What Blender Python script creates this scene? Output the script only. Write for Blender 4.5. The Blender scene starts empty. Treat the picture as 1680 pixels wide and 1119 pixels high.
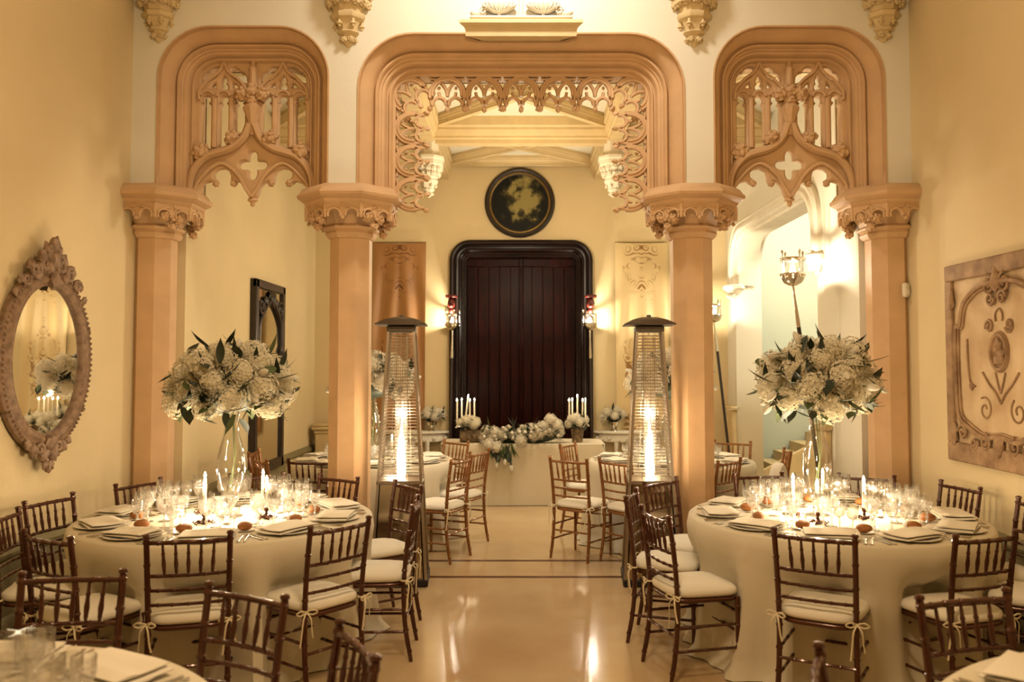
import bpy, bmesh, math, random
from mathutils import Vector, Matrix, noise
R = math.radians
PI = math.pi
scene = bpy.context.scene
C = scene.collection

# ------------------------------------------------------------------ camera, world, lights, exposure
CAM_H, FPX, PITCH = 1.75, 1400.0, 2.6
cam_d = bpy.data.cameras.new('camera')
cam = bpy.data.objects.new('camera', cam_d)
C.objects.link(cam)
cam.location = (0, 0, CAM_H)
cam.rotation_euler = (R(90 + PITCH), 0, 0)
cam_d.sensor_width = 36.0
cam_d.lens = FPX / 1680 * 36.0
cam_d.shift_x = -15 / 1680
cam_d.shift_y = (597 - 559.5 - FPX * math.tan(R(PITCH))) / 1680
cam_d.clip_start = 0.05
cam_d.dof.use_dof = True
cam_d.dof.focus_distance = 6.6
cam_d.dof.aperture_fstop = 2.2
scene.camera = cam

w = bpy.data.worlds.new('world')
scene.world = w
w.use_nodes = True
w.node_tree.nodes['Background'].inputs[0].default_value = (1.0, 0.8, 0.55, 1)
w.node_tree.nodes['Background'].inputs[1].default_value = 0.02

scene.view_settings.view_transform = 'Standard'
scene.view_settings.look = 'None'
scene.view_settings.exposure = 0.42
scene.view_settings.gamma = 1.0
scene.view_settings.use_curve_mapping = False
scene.cycles.use_denoising = True
scene.cycles.max_bounces = 10
scene.cycles.diffuse_bounces = 2
scene.cycles.glossy_bounces = 5
scene.cycles.transparent_max_bounces = 24
scene.cycles.sample_clamp_indirect = 6.0
scene.cycles.caustics_reflective = False
scene.cycles.caustics_refractive = False

def point_light(name, loc, power, col, radius=0.05):
    d = bpy.data.lights.new(name, 'POINT')
    d.energy = power
    d.color = col
    d.shadow_soft_size = radius
    o = bpy.data.objects.new(name, d)
    C.objects.link(o)
    o.location = loc
    return o

def area_light(name, loc, target, power, col, sx, sy):
    d = bpy.data.lights.new(name, 'AREA')
    d.shape = 'RECTANGLE'
    d.size, d.size_y = sx, sy
    d.energy = power
    d.color = col
    o = bpy.data.objects.new(name, d)
    C.objects.link(o)
    o.location = loc
    o.rotation_euler = (Vector(target) - Vector(loc)).to_track_quat('-Z', 'Y').to_euler()
    return o

WARM = (1.0, 0.70, 0.38)
CANDLE = (1.0, 0.79, 0.52)
LAMP = (1.0, 0.88, 0.68)
# front hall chandelier, daylight high up over the middle arch, added inner hall fill
point_light('chandelier_light', (0, 2.4, 3.8), 165, (1.0, 0.73, 0.45), 0.30)
area_light('skylight', (0, 5.6, 6.3), (0, 7.0, 4.6), 34, (1.0, 0.93, 0.82), 0.6, 0.4).data.spread = R(110)
point_light('inner_fill_light', (0, 9.6, 3.1), 90, (1.0, 0.83, 0.58), 0.30)  # added fill to brighten the inner hall, no fixture hangs here
point_light('stair_light', (4.3, 11.2, 3.9), 170, (1.0, 0.93, 0.78), 0.25)

# ------------------------------------------------------------------ materials
def lin(h):
    h = h.lstrip('#')
    out = []
    for i in (0, 2, 4):
        c = int(h[i:i + 2], 16) / 255
        out.append(c / 12.92 if c <= 0.04045 else ((c + 0.055) / 1.055) ** 2.4)
    return (*out, 1)

MATS = {}
def mat(name, col, rough=0.6, metal=0.0, var=0.12, scale=6.0, bump=0.0, bscale=60.0, col2=None, spec=0.5,
        stretch=(1, 1, 1), sss=0.0, coat=0.0, aniso=False):
    m = bpy.data.materials.new(name)
    m.use_nodes = True
    nt = m.node_tree
    p = nt.nodes['Principled BSDF']
    p.inputs['Roughness'].default_value = rough
    p.inputs['Metallic'].default_value = metal
    p.inputs['Specular IOR Level'].default_value = spec
    p.inputs['Coat Weight'].default_value = coat
    if sss:
        p.inputs['Subsurface Weight'].default_value = sss
        p.inputs['Subsurface Radius'].default_value = (0.02, 0.012, 0.006)
    c = lin(col)
    d = lin(col2) if col2 else tuple(x * (1 - var * 2) for x in c[:3]) + (1,)
    tc = nt.nodes.new('ShaderNodeTexCoord')
    mp = nt.nodes.new('ShaderNodeMapping')
    mp.inputs['Scale'].default_value = stretch
    nt.links.new(tc.outputs['Object'], mp.inputs['Vector'])
    n = nt.nodes.new('ShaderNodeTexNoise')
    n.inputs['Scale'].default_value = scale
    n.inputs['Detail'].default_value = 4
    nt.links.new(mp.outputs['Vector'], n.inputs['Vector'])
    r = nt.nodes.new('ShaderNodeValToRGB')
    r.color_ramp.elements[0].position = 0.3
    r.color_ramp.elements[1].position = 0.7
    r.color_ramp.elements[0].color = d
    r.color_ramp.elements[1].color = c
    nt.links.new(n.outputs['Fac'], r.inputs['Fac'])
    nt.links.new(r.outputs['Color'], p.inputs['Base Color'])
    if bump:
        b = nt.nodes.new('ShaderNodeBump')
        b.inputs['Strength'].default_value = bump
        b.inputs['Distance'].default_value = 0.01
        n2 = nt.nodes.new('ShaderNodeTexNoise')
        n2.inputs['Scale'].default_value = bscale
        n2.inputs['Detail'].default_value = 3
        nt.links.new(mp.outputs['Vector'], n2.inputs['Vector'])
        nt.links.new(n2.outputs['Fac'], b.inputs['Height'])
        nt.links.new(b.outputs['Normal'], p.inputs['Normal'])
    MATS[name] = m
    return m

def glass_mat(name, tint, base, edge, diff=0.0, rough=0.02, bump=0.0, bscale=40):
    """thin clear glass: see-through with a fresnel-weighted gloss"""
    m = bpy.data.materials.new(name)
    m.use_nodes = True
    nt = m.node_tree
    nt.nodes.clear()
    out = nt.nodes.new('ShaderNodeOutputMaterial')
    tr = nt.nodes.new('ShaderNodeBsdfTransparent')
    tr.inputs['Color'].default_value = (*tint, 1)
    gl = nt.nodes.new('ShaderNodeBsdfGlossy')
    gl.inputs['Roughness'].default_value = rough
    df = nt.nodes.new('ShaderNodeBsdfTranslucent')
    df.inputs['Color'].default_value = (1, 0.97, 0.92, 1)
    lw = nt.nodes.new('ShaderNodeLayerWeight')
    lw.inputs['Blend'].default_value = 0.35
    mr = nt.nodes.new('ShaderNodeMapRange')
    mr.inputs['To Min'].default_value = base
    mr.inputs['To Max'].default_value = edge
    nt.links.new(lw.outputs['Facing'], mr.inputs['Value'])
    m1 = nt.nodes.new('ShaderNodeMixShader')
    m1.inputs[0].default_value = diff
    nt.links.new(tr.outputs[0], m1.inputs[1])
    nt.links.new(df.outputs[0], m1.inputs[2])
    m2 = nt.nodes.new('ShaderNodeMixShader')
    nt.links.new(mr.outputs['Result'], m2.inputs[0])
    nt.links.new(m1.outputs[0], m2.inputs[1])
    nt.links.new(gl.outputs[0], m2.inputs[2])
    if bump:
        tc = nt.nodes.new('ShaderNodeTexCoord')
        v = nt.nodes.new('ShaderNodeTexVoronoi')
        v.inputs['Scale'].default_value = bscale
        nt.links.new(tc.outputs['Object'], v.inputs['Vector'])
        b = nt.nodes.new('ShaderNodeBump')
        b.inputs['Strength'].default_value = bump
        b.inputs['Distance'].default_value = 0.004
        nt.links.new(v.outputs['Distance'], b.inputs['Height'])
        nt.links.new(b.outputs['Normal'], gl.inputs['Normal'])
        nt.links.new(b.outputs['Normal'], lw.inputs['Normal'])
    nt.links.new(m2.outputs[0], out.inputs[0])
    MATS[name] = m
    return m

def emit_mat(name, col, strength):
    m = bpy.data.materials.new(name)
    m.use_nodes = True
    nt = m.node_tree
    nt.nodes.clear()
    out = nt.nodes.new('ShaderNodeOutputMaterial')
    e = nt.nodes.new('ShaderNodeEmission')
    e.inputs[0].default_value = (*col, 1)
    e.inputs[1].default_value = strength
    nt.links.new(e.outputs[0], out.inputs[0])
    m.cycles.emission_sampling = 'NONE'
    MATS[name] = m
    return m

mat('plaster', '#e6cf9f', 0.75, var=0.035, scale=1.4, bump=0.12, bscale=45)
mat('plaster_white', '#efe6cf', 0.7, var=0.03, scale=1.4, bump=0.08, bscale=45)
mat('plaster_green', '#ccd0bb', 0.7, var=0.03, scale=1.0, bump=0.06, bscale=40)
mat('dado', '#8d8159', 0.6, var=0.06, scale=2.0)
mat('stone', '#d8ae7e', 0.62, var=0.07, scale=5.0, bump=0.10, bscale=90)
mat('stone_cream', '#e3c894', 0.62, var=0.06, scale=7.0, bump=0.15, bscale=90)
mat('stone_white', '#f0e4cc', 0.62, var=0.05, scale=7.0, bump=0.12, bscale=90)
mat('floor', '#d2b68c', 0.14, var=0.08, scale=1.6, bump=0.015, bscale=9, col2='#c4a378', spec=0.5)
mat('strip', '#5f3416', 0.3, var=0.1, scale=9)
mat('chair_wood', '#522710', 0.28, metal=0.4, var=0.16, scale=14, spec=0.6, coat=0.35)
mat('chair_gold', '#96602c', 0.30, metal=0.35, var=0.14, scale=14, spec=0.6, coat=0.3)
mat('cushion', '#f3ead6', 0.85, var=0.03, scale=7, bump=0.2, bscale=160)
mat('ribbon', '#e9d9b4', 0.7, var=0.03)
mat('linen', '#dfd2b6', 0.85, var=0.03, scale=3, bump=0.15, bscale=220)
mat('napkin', '#f1e6d0', 0.85, var=0.03, scale=8, bump=0.18, bscale=200)
mat('porcelain', '#f0e6d4', 0.18, var=0.01)
mat('silver', '#d9d2c4', 0.20, metal=1.0, var=0.04)
mat('steel', '#b7ab9a', 0.30, metal=1.0, var=0.07, scale=3, stretch=(30, 30, 1))
mat('steel_dark', '#6e665b', 0.38, metal=1.0, var=0.08, scale=3, stretch=(30, 30, 1))
mat('steel_polished', '#b9a88f', 0.12, metal=1.0, var=0.05, scale=3, stretch=(30, 30, 1))
mat('black', '#14100d', 0.45, var=0.1)
mat('iron', '#2a1a12', 0.45, var=0.15)
mat('bronze', '#54301b', 0.35, metal=0.8, var=0.2, scale=30)
mat('wax', '#f4ead2', 0.5, var=0.02, sss=0.25)
mat('bread', '#b5743a', 0.6, var=0.2, scale=25, bump=0.2, bscale=60)
mat('petal', '#f5ecd4', 0.75, var=0.10, scale=30, col2='#efe4c4')
mat('petal_white', '#fbf2dc', 0.7, var=0.05, scale=20)
mat('leaf', '#2d3a20', 0.5, var=0.25, scale=12, col2='#17200f')
mat('leaf_light', '#5d6a3a', 0.5, var=0.25, scale=12)
mat('stem', '#6f7a4a', 0.6)
mat('wood_dark', '#300a05', 0.34, var=0.25, scale=5, stretch=(9, 9, 0.7), col2='#0d0302', coat=0.0, bump=0.05, bscale=30, spec=0.07)
mat('wood_frame', '#1d0b06', 0.3, var=0.25, scale=6, coat=0.0, spec=0.2)
mat('wood_red', '#6b1f14', 0.35, var=0.25, scale=20)
mat('mirror_frame', '#a08265', 0.55, var=0.22, scale=22, bump=0.35, bscale=120, col2='#6f543c')
mat('carved_dark', '#2b1d12', 0.4, var=0.3, scale=20, coat=0.2)
mat('gilt', '#a98a4a', 0.35, metal=0.7, var=0.2, scale=30)
mat('log_bark', '#8d7350', 0.8, var=0.3, scale=22, bump=0.6, bscale=40, col2='#3f2f1d')
mat('console_white', '#efe6d2', 0.5, var=0.06, scale=12, bump=0.1, bscale=60)
mat('switch_plastic', '#e9dcc0', 0.4, var=0.02)
mat('relief', '#d9bd94', 0.7, var=0.16, scale=3.2, bump=0.3, bscale=50, col2='#ab8a62')
mat('relief_dark', '#b39069', 0.7, var=0.2, scale=9, bump=0.4, bscale=70, col2='#7d5d3d')
mat('mirror_glass', '#e6e2d8', 0.015, metal=1.0, var=0.0)
glass_mat('crystal', (0.985, 0.98, 0.97), 0.20, 0.98, diff=0.20, rough=0.05, bump=0.9, bscale=70)
glass_mat('clear_glass', (0.985, 0.985, 0.975), 0.04, 0.85, diff=0.0, rough=0.01)
glass_mat('heater_glass', (0.99, 0.97, 0.94), 0.05, 0.6, diff=0.02, rough=0.05)
def petal_mat(name):
    nt = MATS[name].node_tree
    p = nt.nodes['Principled BSDF']
    tl = nt.nodes.new('ShaderNodeBsdfTranslucent')
    nt.links.new(p.inputs['Base Color'].links[0].from_socket, tl.inputs['Color'])
    mx = nt.nodes.new('ShaderNodeMixShader')
    mx.inputs[0].default_value = 0.25
    nt.links.new(p.outputs[0], mx.inputs[1])
    nt.links.new(tl.outputs[0], mx.inputs[2])
    nt.links.new(mx.outputs[0], nt.nodes['Material Output'].inputs[0])
petal_mat('petal')
petal_mat('petal_white')
emit_mat('flame', (1.0, 0.78, 0.46), 45)
emit_mat('bulb', (1.0, 0.86, 0.62), 60)
emit_mat('gas_flame', (1.0, 0.80, 0.55), 26)

# picture paints: a dusk landscape, the woven cloths
def landscape_mat():
    m = bpy.data.materials.new('landscape')
    m.use_nodes = True
    nt = m.node_tree
    p = nt.nodes['Principled BSDF']
    p.inputs['Roughness'].default_value = 0.55
    p.inputs['Specular IOR Level'].default_value = 0.2
    tc = nt.nodes.new('ShaderNodeTexCoord')
    sep = nt.nodes.new('ShaderNodeSeparateXYZ')
    nt.links.new(tc.outputs['Object'], sep.inputs[0])
    def math_(op, a, b):
        n = nt.nodes.new('ShaderNodeMath')
        n.operation = op
        for i, x in enumerate((a, b)):
            if isinstance(x, (int, float)):
                n.inputs[i].default_value = x
            else:
                nt.links.new(x, n.inputs[i])
        return n.outputs[0]
    n = nt.nodes.new('ShaderNodeTexNoise')
    n.inputs['Scale'].default_value = 7
    n.inputs['Detail'].default_value = 8
    nt.links.new(tc.outputs['Object'], n.inputs['Vector'])
    # glow of the sky around (0.05, 0.08), trees dark at the sides
    dx = math_('MULTIPLY', math_('SUBTRACT', sep.outputs['X'], 0.06), 2.6)
    dz = math_('MULTIPLY', math_('SUBTRACT', sep.outputs['Z'], 0.06), 2.0)
    rr = math_('ADD', math_('MULTIPLY', dx, dx), math_('MULTIPLY', dz, dz))
    f = math_('SUBTRACT', 1.05, rr)
    f = math_('ADD', f, math_('MULTIPLY', math_('SUBTRACT', n.outputs['Fac'], 0.5), 2.6))
    r = nt.nodes.new('ShaderNodeValToRGB')
    els = r.color_ramp.elements
    els[0].position, els[0].color = 0.35, (0.004, 0.004, 0.002, 1)
    els[1].position, els[1].color = 1.0, (0.30, 0.24, 0.08, 1)
    e = els.new(0.65)
    e.color = (0.035, 0.03, 0.01, 1)
    nt.links.new(f, r.inputs['Fac'])
    nt.links.new(r.outputs['Color'], p.inputs['Base Color'])
    MATS['landscape'] = m
landscape_mat()

def tapestry_mat(name, c1, c2):
    m = bpy.data.materials.new(name)
    m.use_nodes = True
    nt = m.node_tree
    p = nt.nodes['Principled BSDF']
    p.inputs['Roughness'].default_value = 0.45
    p.inputs['Sheen Weight'].default_value = 0.3
    tc = nt.nodes.new('ShaderNodeTexCoord')
    sep = nt.nodes.new('ShaderNodeSeparateXYZ')
    nt.links.new(tc.outputs['Object'], sep.inputs[0])
    ab = nt.nodes.new('ShaderNodeMath')
    ab.operation = 'ABSOLUTE'
    nt.links.new(sep.outputs['X'], ab.inputs[0])
    cb = nt.nodes.new('ShaderNodeCombineXYZ')
    nt.links.new(ab.outputs[0], cb.inputs['X'])
    nt.links.new(sep.outputs['Z'], cb.inputs['Z'])
    v = nt.nodes.new('ShaderNodeTexVoronoi')
    v.feature = 'SMOOTH_F1'
    v.inputs['Scale'].default_value = 7.5
    nt.links.new(cb.outputs[0], v.inputs['Vector'])
    wv = nt.nodes.new('ShaderNodeMath')
    wv.operation = 'SINE'
    ml = nt.nodes.new('ShaderNodeMath')
    ml.operation = 'MULTIPLY'
    ml.inputs[1].default_value = 34
    nt.links.new(v.outputs['Distance'], ml.inputs[0])
    nt.links.new(ml.outputs[0], wv.inputs[0])
    n = nt.nodes.new('ShaderNodeTexNoise')
    n.inputs['Scale'].default_value = 2.6
    nt.links.new(cb.outputs[0], n.inputs['Vector'])
    gt = nt.nodes.new('ShaderNodeMapRange')
    gt.inputs['From Min'].default_value = 0.42
    gt.inputs['From Max'].default_value = 0.6
    nt.links.new(n.outputs['Fac'], gt.inputs['Value'])
    edge = nt.nodes.new('ShaderNodeMapRange')
    edge.inputs['From Min'].default_value = 0.30
    edge.inputs['From Max'].default_value = 0.22
    nt.links.new(ab.outputs[0], edge.inputs['Value'])
    me_ = nt.nodes.new('ShaderNodeMath')
    me_.operation = 'MULTIPLY'
    nt.links.new(edge.outputs['Result'], me_.inputs[0])
    nt.links.new(gt.outputs['Result'], me_.inputs[1])
    mx = nt.nodes.new('ShaderNodeMath')
    mx.operation = 'MULTIPLY'
    nt.links.new(wv.outputs[0], mx.inputs[0])
    nt.links.new(me_.outputs[0], mx.inputs[1])
    r = nt.nodes.new('ShaderNodeValToRGB')
    r.color_ramp.elements[0].position = 0.15
    r.color_ramp.elements[0].color = lin(c1)
    r.color_ramp.elements[1].position = 0.7
    r.color_ramp.elements[1].color = lin(c2)
    nt.links.new(mx.outputs[0], r.inputs['Fac'])
    nt.links.new(r.outputs['Color'], p.inputs['Base Color'])
    MATS[name] = m
tapestry_mat('tapestry', '#a5743f', '#6b3c18')

# ------------------------------------------------------------------ mesh builders
class MB:
    def __init__(self):
        self.v, self.f = [], []

    def add(self, verts, faces, M=None):
        b = len(self.v)
        for p in verts:
            p = Vector(p)
            self.v.append(M @ p if M is not None else p)
        for f in faces:
            self.f.append(tuple(i + b for i in f))
        return self

    def box(self, c, s, M=None, ch=0.0):
        x, y, z = s[0] / 2, s[1] / 2, s[2] / 2
        if ch <= 0:
            vs = [(sx * x, sy * y, sz * z) for sx in (-1, 1) for sy in (-1, 1) for sz in (-1, 1)]
            fs = [(0, 1, 3, 2), (4, 6, 7, 5), (0, 4, 5, 1), (2, 3, 7, 6), (0, 2, 6, 4), (1, 5, 7, 3)]
            vs = [(a + c[0], b + c[1], d + c[2]) for a, b, d in vs]
            return self.add(vs, fs, M)
        bm = bmesh.new()
        bmesh.ops.create_cube(bm, size=1)
        for q in bm.verts:
            q.co = Vector((q.co.x * s[0], q.co.y * s[1], q.co.z * s[2]))
        bmesh.ops.bevel(bm, geom=bm.edges[:], offset=ch, segments=1, affect='EDGES')
        for q in bm.verts:
            q.co += Vector(c)
        return self.addbm(bm, M)

    def addbm(self, bm, M=None):
        bm.verts.index_update()
        self.add([q.co.copy() for q in bm.verts], [[q.index for q in f.verts] for f in bm.faces], M)
        bm.free()
        return self

    def lathe(self, prof, seg=24, M=None, sx=1.0, sy=1.0, rot=0.0, cap=True):
        vs, fs = [], []
        n = len(prof)
        for i in range(seg):
            a = 2 * PI * i / seg + rot
            for r, z in prof:
                vs.append((r * math.cos(a) * sx, r * math.sin(a) * sy, z))
        for i in range(seg):
            j = (i + 1) % seg
            for k in range(n - 1):
                fs.append((i * n + k, j * n + k, j * n + k + 1, i * n + k + 1))
        if cap:
            if prof[0][0] > 1e-5:
                fs.append(tuple(i * n for i in reversed(range(seg))))
            if prof[-1][0] > 1e-5:
                fs.append(tuple(i * n + n - 1 for i in range(seg)))
        return self.add(vs, fs, M)

    def tube(self, pts, rad, seg=8, M=None, cap=True, flat=1.0, closed=False, up=None):
        pts = [Vector(p) for p in pts]
        n = len(pts)
        rads = rad if isinstance(rad, (list, tuple)) else [rad] * n
        T = []
        for i in range(n):
            a = pts[(i - 1) % n] if (closed or i > 0) else pts[i]
            b = pts[(i + 1) % n] if (closed or i < n - 1) else pts[i]
            t = (b - a)
            T.append(t.normalized() if t.length > 1e-9 else Vector((0, 0, 1)))
        ref = Vector(up) if up else (Vector((0, 0, 1)) if abs(T[0].z) < 0.9 else Vector((0, 1, 0)))
        N = (ref - T[0] * ref.dot(T[0])).normalized()
        vs, fs = [], []
        for i in range(n):
            if up:
                N = (ref - T[i] * ref.dot(T[i])).normalized()
            else:
                N = (N - T[i] * N.dot(T[i]))
                N = N.normalized() if N.length > 1e-6 else Vector((1, 0, 0))
            B = T[i].cross(N)
            for k in range(seg):
                a = 2 * PI * k / seg + PI / seg
                vs.append(pts[i] + (N * math.cos(a) * flat + B * math.sin(a)) * rads[i])
        m = n if closed else n - 1
        for i in range(m):
            j = (i + 1) % n
            for k in range(seg):
                l = (k + 1) % seg
                fs.append((i * seg + k, i * seg + l, j * seg + l, j * seg + k))
        if cap and not closed:
            fs.append(tuple(reversed(range(seg))))
            fs.append(tuple((n - 1) * seg + k for k in range(seg)))
        return self.add(vs, fs, M)

    def blob(self, c, r, sub=2, amp=0.0, freq=3.0, scale=(1, 1, 1), seed=0, M=None):
        bm = bmesh.new()
        bmesh.ops.create_icosphere(bm, subdivisions=sub, radius=1)
        for q in bm.verts:
            p = q.co.copy()
            k = 1 + amp * noise.noise(p * freq + Vector((seed * 7.3, seed * 3.1, seed)))
            q.co = Vector((p.x * r * k * scale[0] + c[0], p.y * r * k * scale[1] + c[1], p.z * r * k * scale[2] + c[2]))
        return self.addbm(bm, M)

    def mesh(self, name, smooth=True, angle=38):
        me = bpy.data.meshes.new(name)
        me.from_pydata([tuple(p) for p in self.v], [], self.f)
        me.validate()
        bm = bmesh.new()
        bm.from_mesh(me)
        bmesh.ops.recalc_face_normals(bm, faces=bm.faces[:])
        bm.to_mesh(me)
        bm.free()
        if smooth:
            me.polygons.foreach_set('use_smooth', [True] * len(me.polygons))
            me.set_sharp_from_angle(angle=R(angle))
        return me

def link(name, me, m, parent=None, loc=(0, 0, 0), rot=(0, 0, 0), scale=None):
    o = bpy.data.objects.new(name, me)
    C.objects.link(o)
    if m and not me.materials:
        me.materials.append(MATS[m])
    o.location = loc
    o.rotation_euler = rot
    if scale:
        o.scale = scale if isinstance(scale, (tuple, list)) else (scale,) * 3
    if parent:
        o.parent = parent
    return o

def tag(o, label, cat, group=None):
    o['label'] = label
    o['category'] = cat
    if group:
        o['group'] = group
    return o

def thing(name, label, cat, loc=(0, 0, 0), rz=0.0, group=None):
    o = bpy.data.objects.new(name, None)
    C.objects.link(o)
    o.location = loc
    o.rotation_euler = (0, 0, rz)
    o.empty_display_size = 0.05
    return tag(o, label, cat, group)

def struct(name, me, m, parent=None, **k):
    o = link(name, me, m, parent, **k)
    o['kind'] = 'structure'
    return o

def clone(root, loc=None, rz=None, label=None, group=None):
    def cp(o, par):
        c = o.copy()
        C.objects.link(c)
        if par:
            c.parent = par
        for ch in list(o.children):
            cp(ch, c)
        return c
    r = cp(root, None)
    if loc is not None:
        r.location = loc
    if rz is not None:
        r.rotation_euler = (0, 0, rz)
    if label:
        r['label'] = label
    if group:
        r['group'] = group
    return r

def plate(loops, thick, bevel=0.0, name='plate'):
    """flat shape in XZ with holes, given thickness along Y (centred)"""
    cu = bpy.data.curves.new('c', 'CURVE')
    cu.dimensions = '2D'
    cu.fill_mode = 'BOTH'
    cu.extrude = max(thick / 2 - bevel, 0.0005)
    cu.bevel_depth = bevel
    cu.bevel_resolution = 0
    cu.offset = -bevel
    for lp in loops:
        s = cu.splines.new('POLY')
        s.points.add(len(lp) - 1)
        for i, (x, y) in enumerate(lp):
            s.points[i].co = (x, y, 0, 1)
        s.use_cyclic_u = True
    ob = bpy.data.objects.new('c', cu)
    C.objects.link(ob)
    dg = bpy.context.evaluated_depsgraph_get()
    me = bpy.data.meshes.new_from_object(ob.evaluated_get(dg))
    bpy.data.objects.remove(ob)
    bpy.data.curves.remove(cu)
    me.name = name
    me.transform(Matrix(((1, 0, 0, 0), (0, 0, -1, 0), (0, 1, 0, 0), (0, 0, 0, 1))))
    me.materials.clear()
    return me

def arcpts(cx, cy, r, a0, a1, n):
    return [(cx + r * math.cos(R(a0 + (a1 - a0) * i / n)), cy + r * math.sin(R(a0 + (a1 - a0) * i / n))) for i in range(n + 1)]

def smoothline(pts, n=6):
    """Catmull-Rom through 2D/3D points"""
    P = [Vector(p) for p in pts]
    out = []
    for i in range(len(P) - 1):
        p0 = P[max(i - 1, 0)]; p1 = P[i]; p2 = P[i + 1]; p3 = P[min(i + 2, len(P) - 1)]
        for k in range(n):
            t = k / n
            out.append(0.5 * ((2 * p1) + (p2 - p0) * t + (2 * p0 - 5 * p1 + 4 * p2 - p3) * t * t + (3 * p1 - p0 - 3 * p2 + p3) * t ** 3))
    out.append(P[-1])
    return out

def spiral(cx, cz, r0, r1, a0, turns, n=22, y=0.0):
    return [(cx + (r0 + (r1 - r0) * i / n) * math.cos(a0 + turns * 2 * PI * i / n), y,
             cz + (r0 + (r1 - r0) * i / n) * math.sin(a0 + turns * 2 * PI * i / n)) for i in range(n + 1)]

_leafballs = {}
def leafball(k=0):
    """a knot of carved leaves"""
    if k not in _leafballs:
        rnd = random.Random(k + 5)
        mb = MB()
        mb.blob((0, 0, 0), 0.74, 2, 0.2, 2.5, seed=k)
        for i in range(16):
            z = 1 - 2 * (i + 0.5) / 16
            a = i * 2.4 + k
            rr = math.sqrt(1 - z * z)
            d = Vector((rr * math.cos(a), rr * math.sin(a), z))
            M = Matrix.Translation(d * 0.72) @ d.to_track_quat('Z', 'Y').to_matrix().to_4x4() @ Matrix.Rotation(rnd.random() * 6, 4, 'Z')
            mb.blob((0, 0, 0), 0.30, 1, 0.3, 2, (1.25, 0.75, 0.75), i, M)
        _leafballs[k] = mb.mesh('leaf_knot', angle=60)
    return _leafballs[k]

def ball_copy(k, m):
    me = leafball(k)
    key = (k, m)
    if key not in _leafballs:
        c = me.copy()
        c.materials.clear()
        c.materials.append(MATS[m])
        _leafballs[key] = c
    return _leafballs[key]

# ------------------------------------------------------------------ the setting
XW, XB = 3.28, 3.0            # half width of the front hall, of the inner hall
YF, YK, YB = 7.10, 7.60, 12.4  # arcade front, arcade back, end wall
ZC, ZI = 6.4, 4.75            # ceilings
def slab(x0, x1, y0, y1, z0, z1):
    return MB().box(((x0 + x1) / 2, (y0 + y1) / 2, (z0 + z1) / 2), (x1 - x0, y1 - y0, z1 - z0))

floor = struct('floor', slab(-3.6, 6.8, -3.2, 13.8, -0.12, 0).mesh('floor', False), 'floor')
for y, wd in ((7.10, 0.062), (7.68, 0.062)):
    link('inlay_strip', slab(-3.2, 3.2, y - wd / 2, y + wd / 2, -0.01, 0.0015).mesh('inlay_strip', False), 'strip', floor)
struct('wall_left', slab(-XW - 0.3, -XW, -3.2, YK, 0, ZC).mesh('wall_left', False), 'plaster')
struct('wall_right', slab(XW, XW + 0.3, -3.2, YK, 0, ZC).mesh('wall_right', False), 'plaster')
struct('wall_rear', slab(-XW, XW, -3.2, -3.0, 0, ZC).mesh('wall_rear', False), 'plaster')
struct('ceiling', slab(-XW - 0.3, XW + 0.3, -3.2, YK, ZC, ZC + 0.15).mesh('ceiling', False), 'plaster_white')
struct('wall_inner_left', slab(-XB - 0.58, -XB, YK, YB + 0.3, 0, ZI).mesh('wall_inner_left', False), 'plaster')

def wall_moulding(name, x, s, y0, y1):
    """dado with a moulded rail and a skirting, s = direction into the room"""
    prof = [(0, 0), (0.035, 0), (0.035, 0.10), (0.022, 0.14), (0.012, 0.15), (0.012, 0.50), (0.03, 0.51), (0.045, 0.53), (0.045, 0.55),
            (0.03, 0.56), (0.025, 0.575), (0.012, 0.585), (0, 0.60)]
    vs, fs = [], []
    n = len(prof)
    for y in (y0, y1):
        for d, z in prof:
            vs.append((x + s * d, y, z))
    for k in range(n - 1):
        fs.append((k, k + 1, n + k + 1, n + k))
    fs.append(tuple(range(n)))
    fs.append(tuple(range(2 * n - 1, n - 1, -1)))
    return struct(name, MB().add(vs, fs).mesh(name), 'dado')
wall_moulding('baseboard_left', -XW, 1, -3.0, YF)
wall_moulding('baseboard_right', XW, -1, -3.0, YF)
wall_moulding('baseboard_inner_left', -XB, 1, YK, YB)

# --- rounded openings
def rounded_path(W, T, r, zb, n=10, cx=0.0):
    pts = [(cx - W, zb), (cx - W, (zb + T - r) / 2)]
    pts += [(cx - W + r - r * math.cos(R(a * 90 / n)), T - r + r * math.sin(R(a * 90 / n))) for a in range(n + 1)]
    pts += [(cx + W - r + r * math.sin(R(a * 90 / n)), T - r + r * math.cos(R(a * 90 / n))) for a in range(n + 1)]
    pts += [(cx + W, (zb + T - r) / 2), (cx + W, zb)]
    return pts

def moulded_frame(W, T, r, zb, prof, cx=0.0, y0=0.0):
    rows = [[(x, y0 + v, z) for x, z in rounded_path(W - u, T - u, max(r - u, 0.03), zb, 10, cx)] for u, v in prof]
    n = len(rows[0])
    vs = [p for row in rows for p in row]
    fs = [(k * n + i, k * n + i + 1, (k + 1) * n + i + 1, (k + 1) * n + i) for k in range(len(rows) - 1) for i in range(n - 1)]
    return MB().add(vs, fs)

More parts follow.
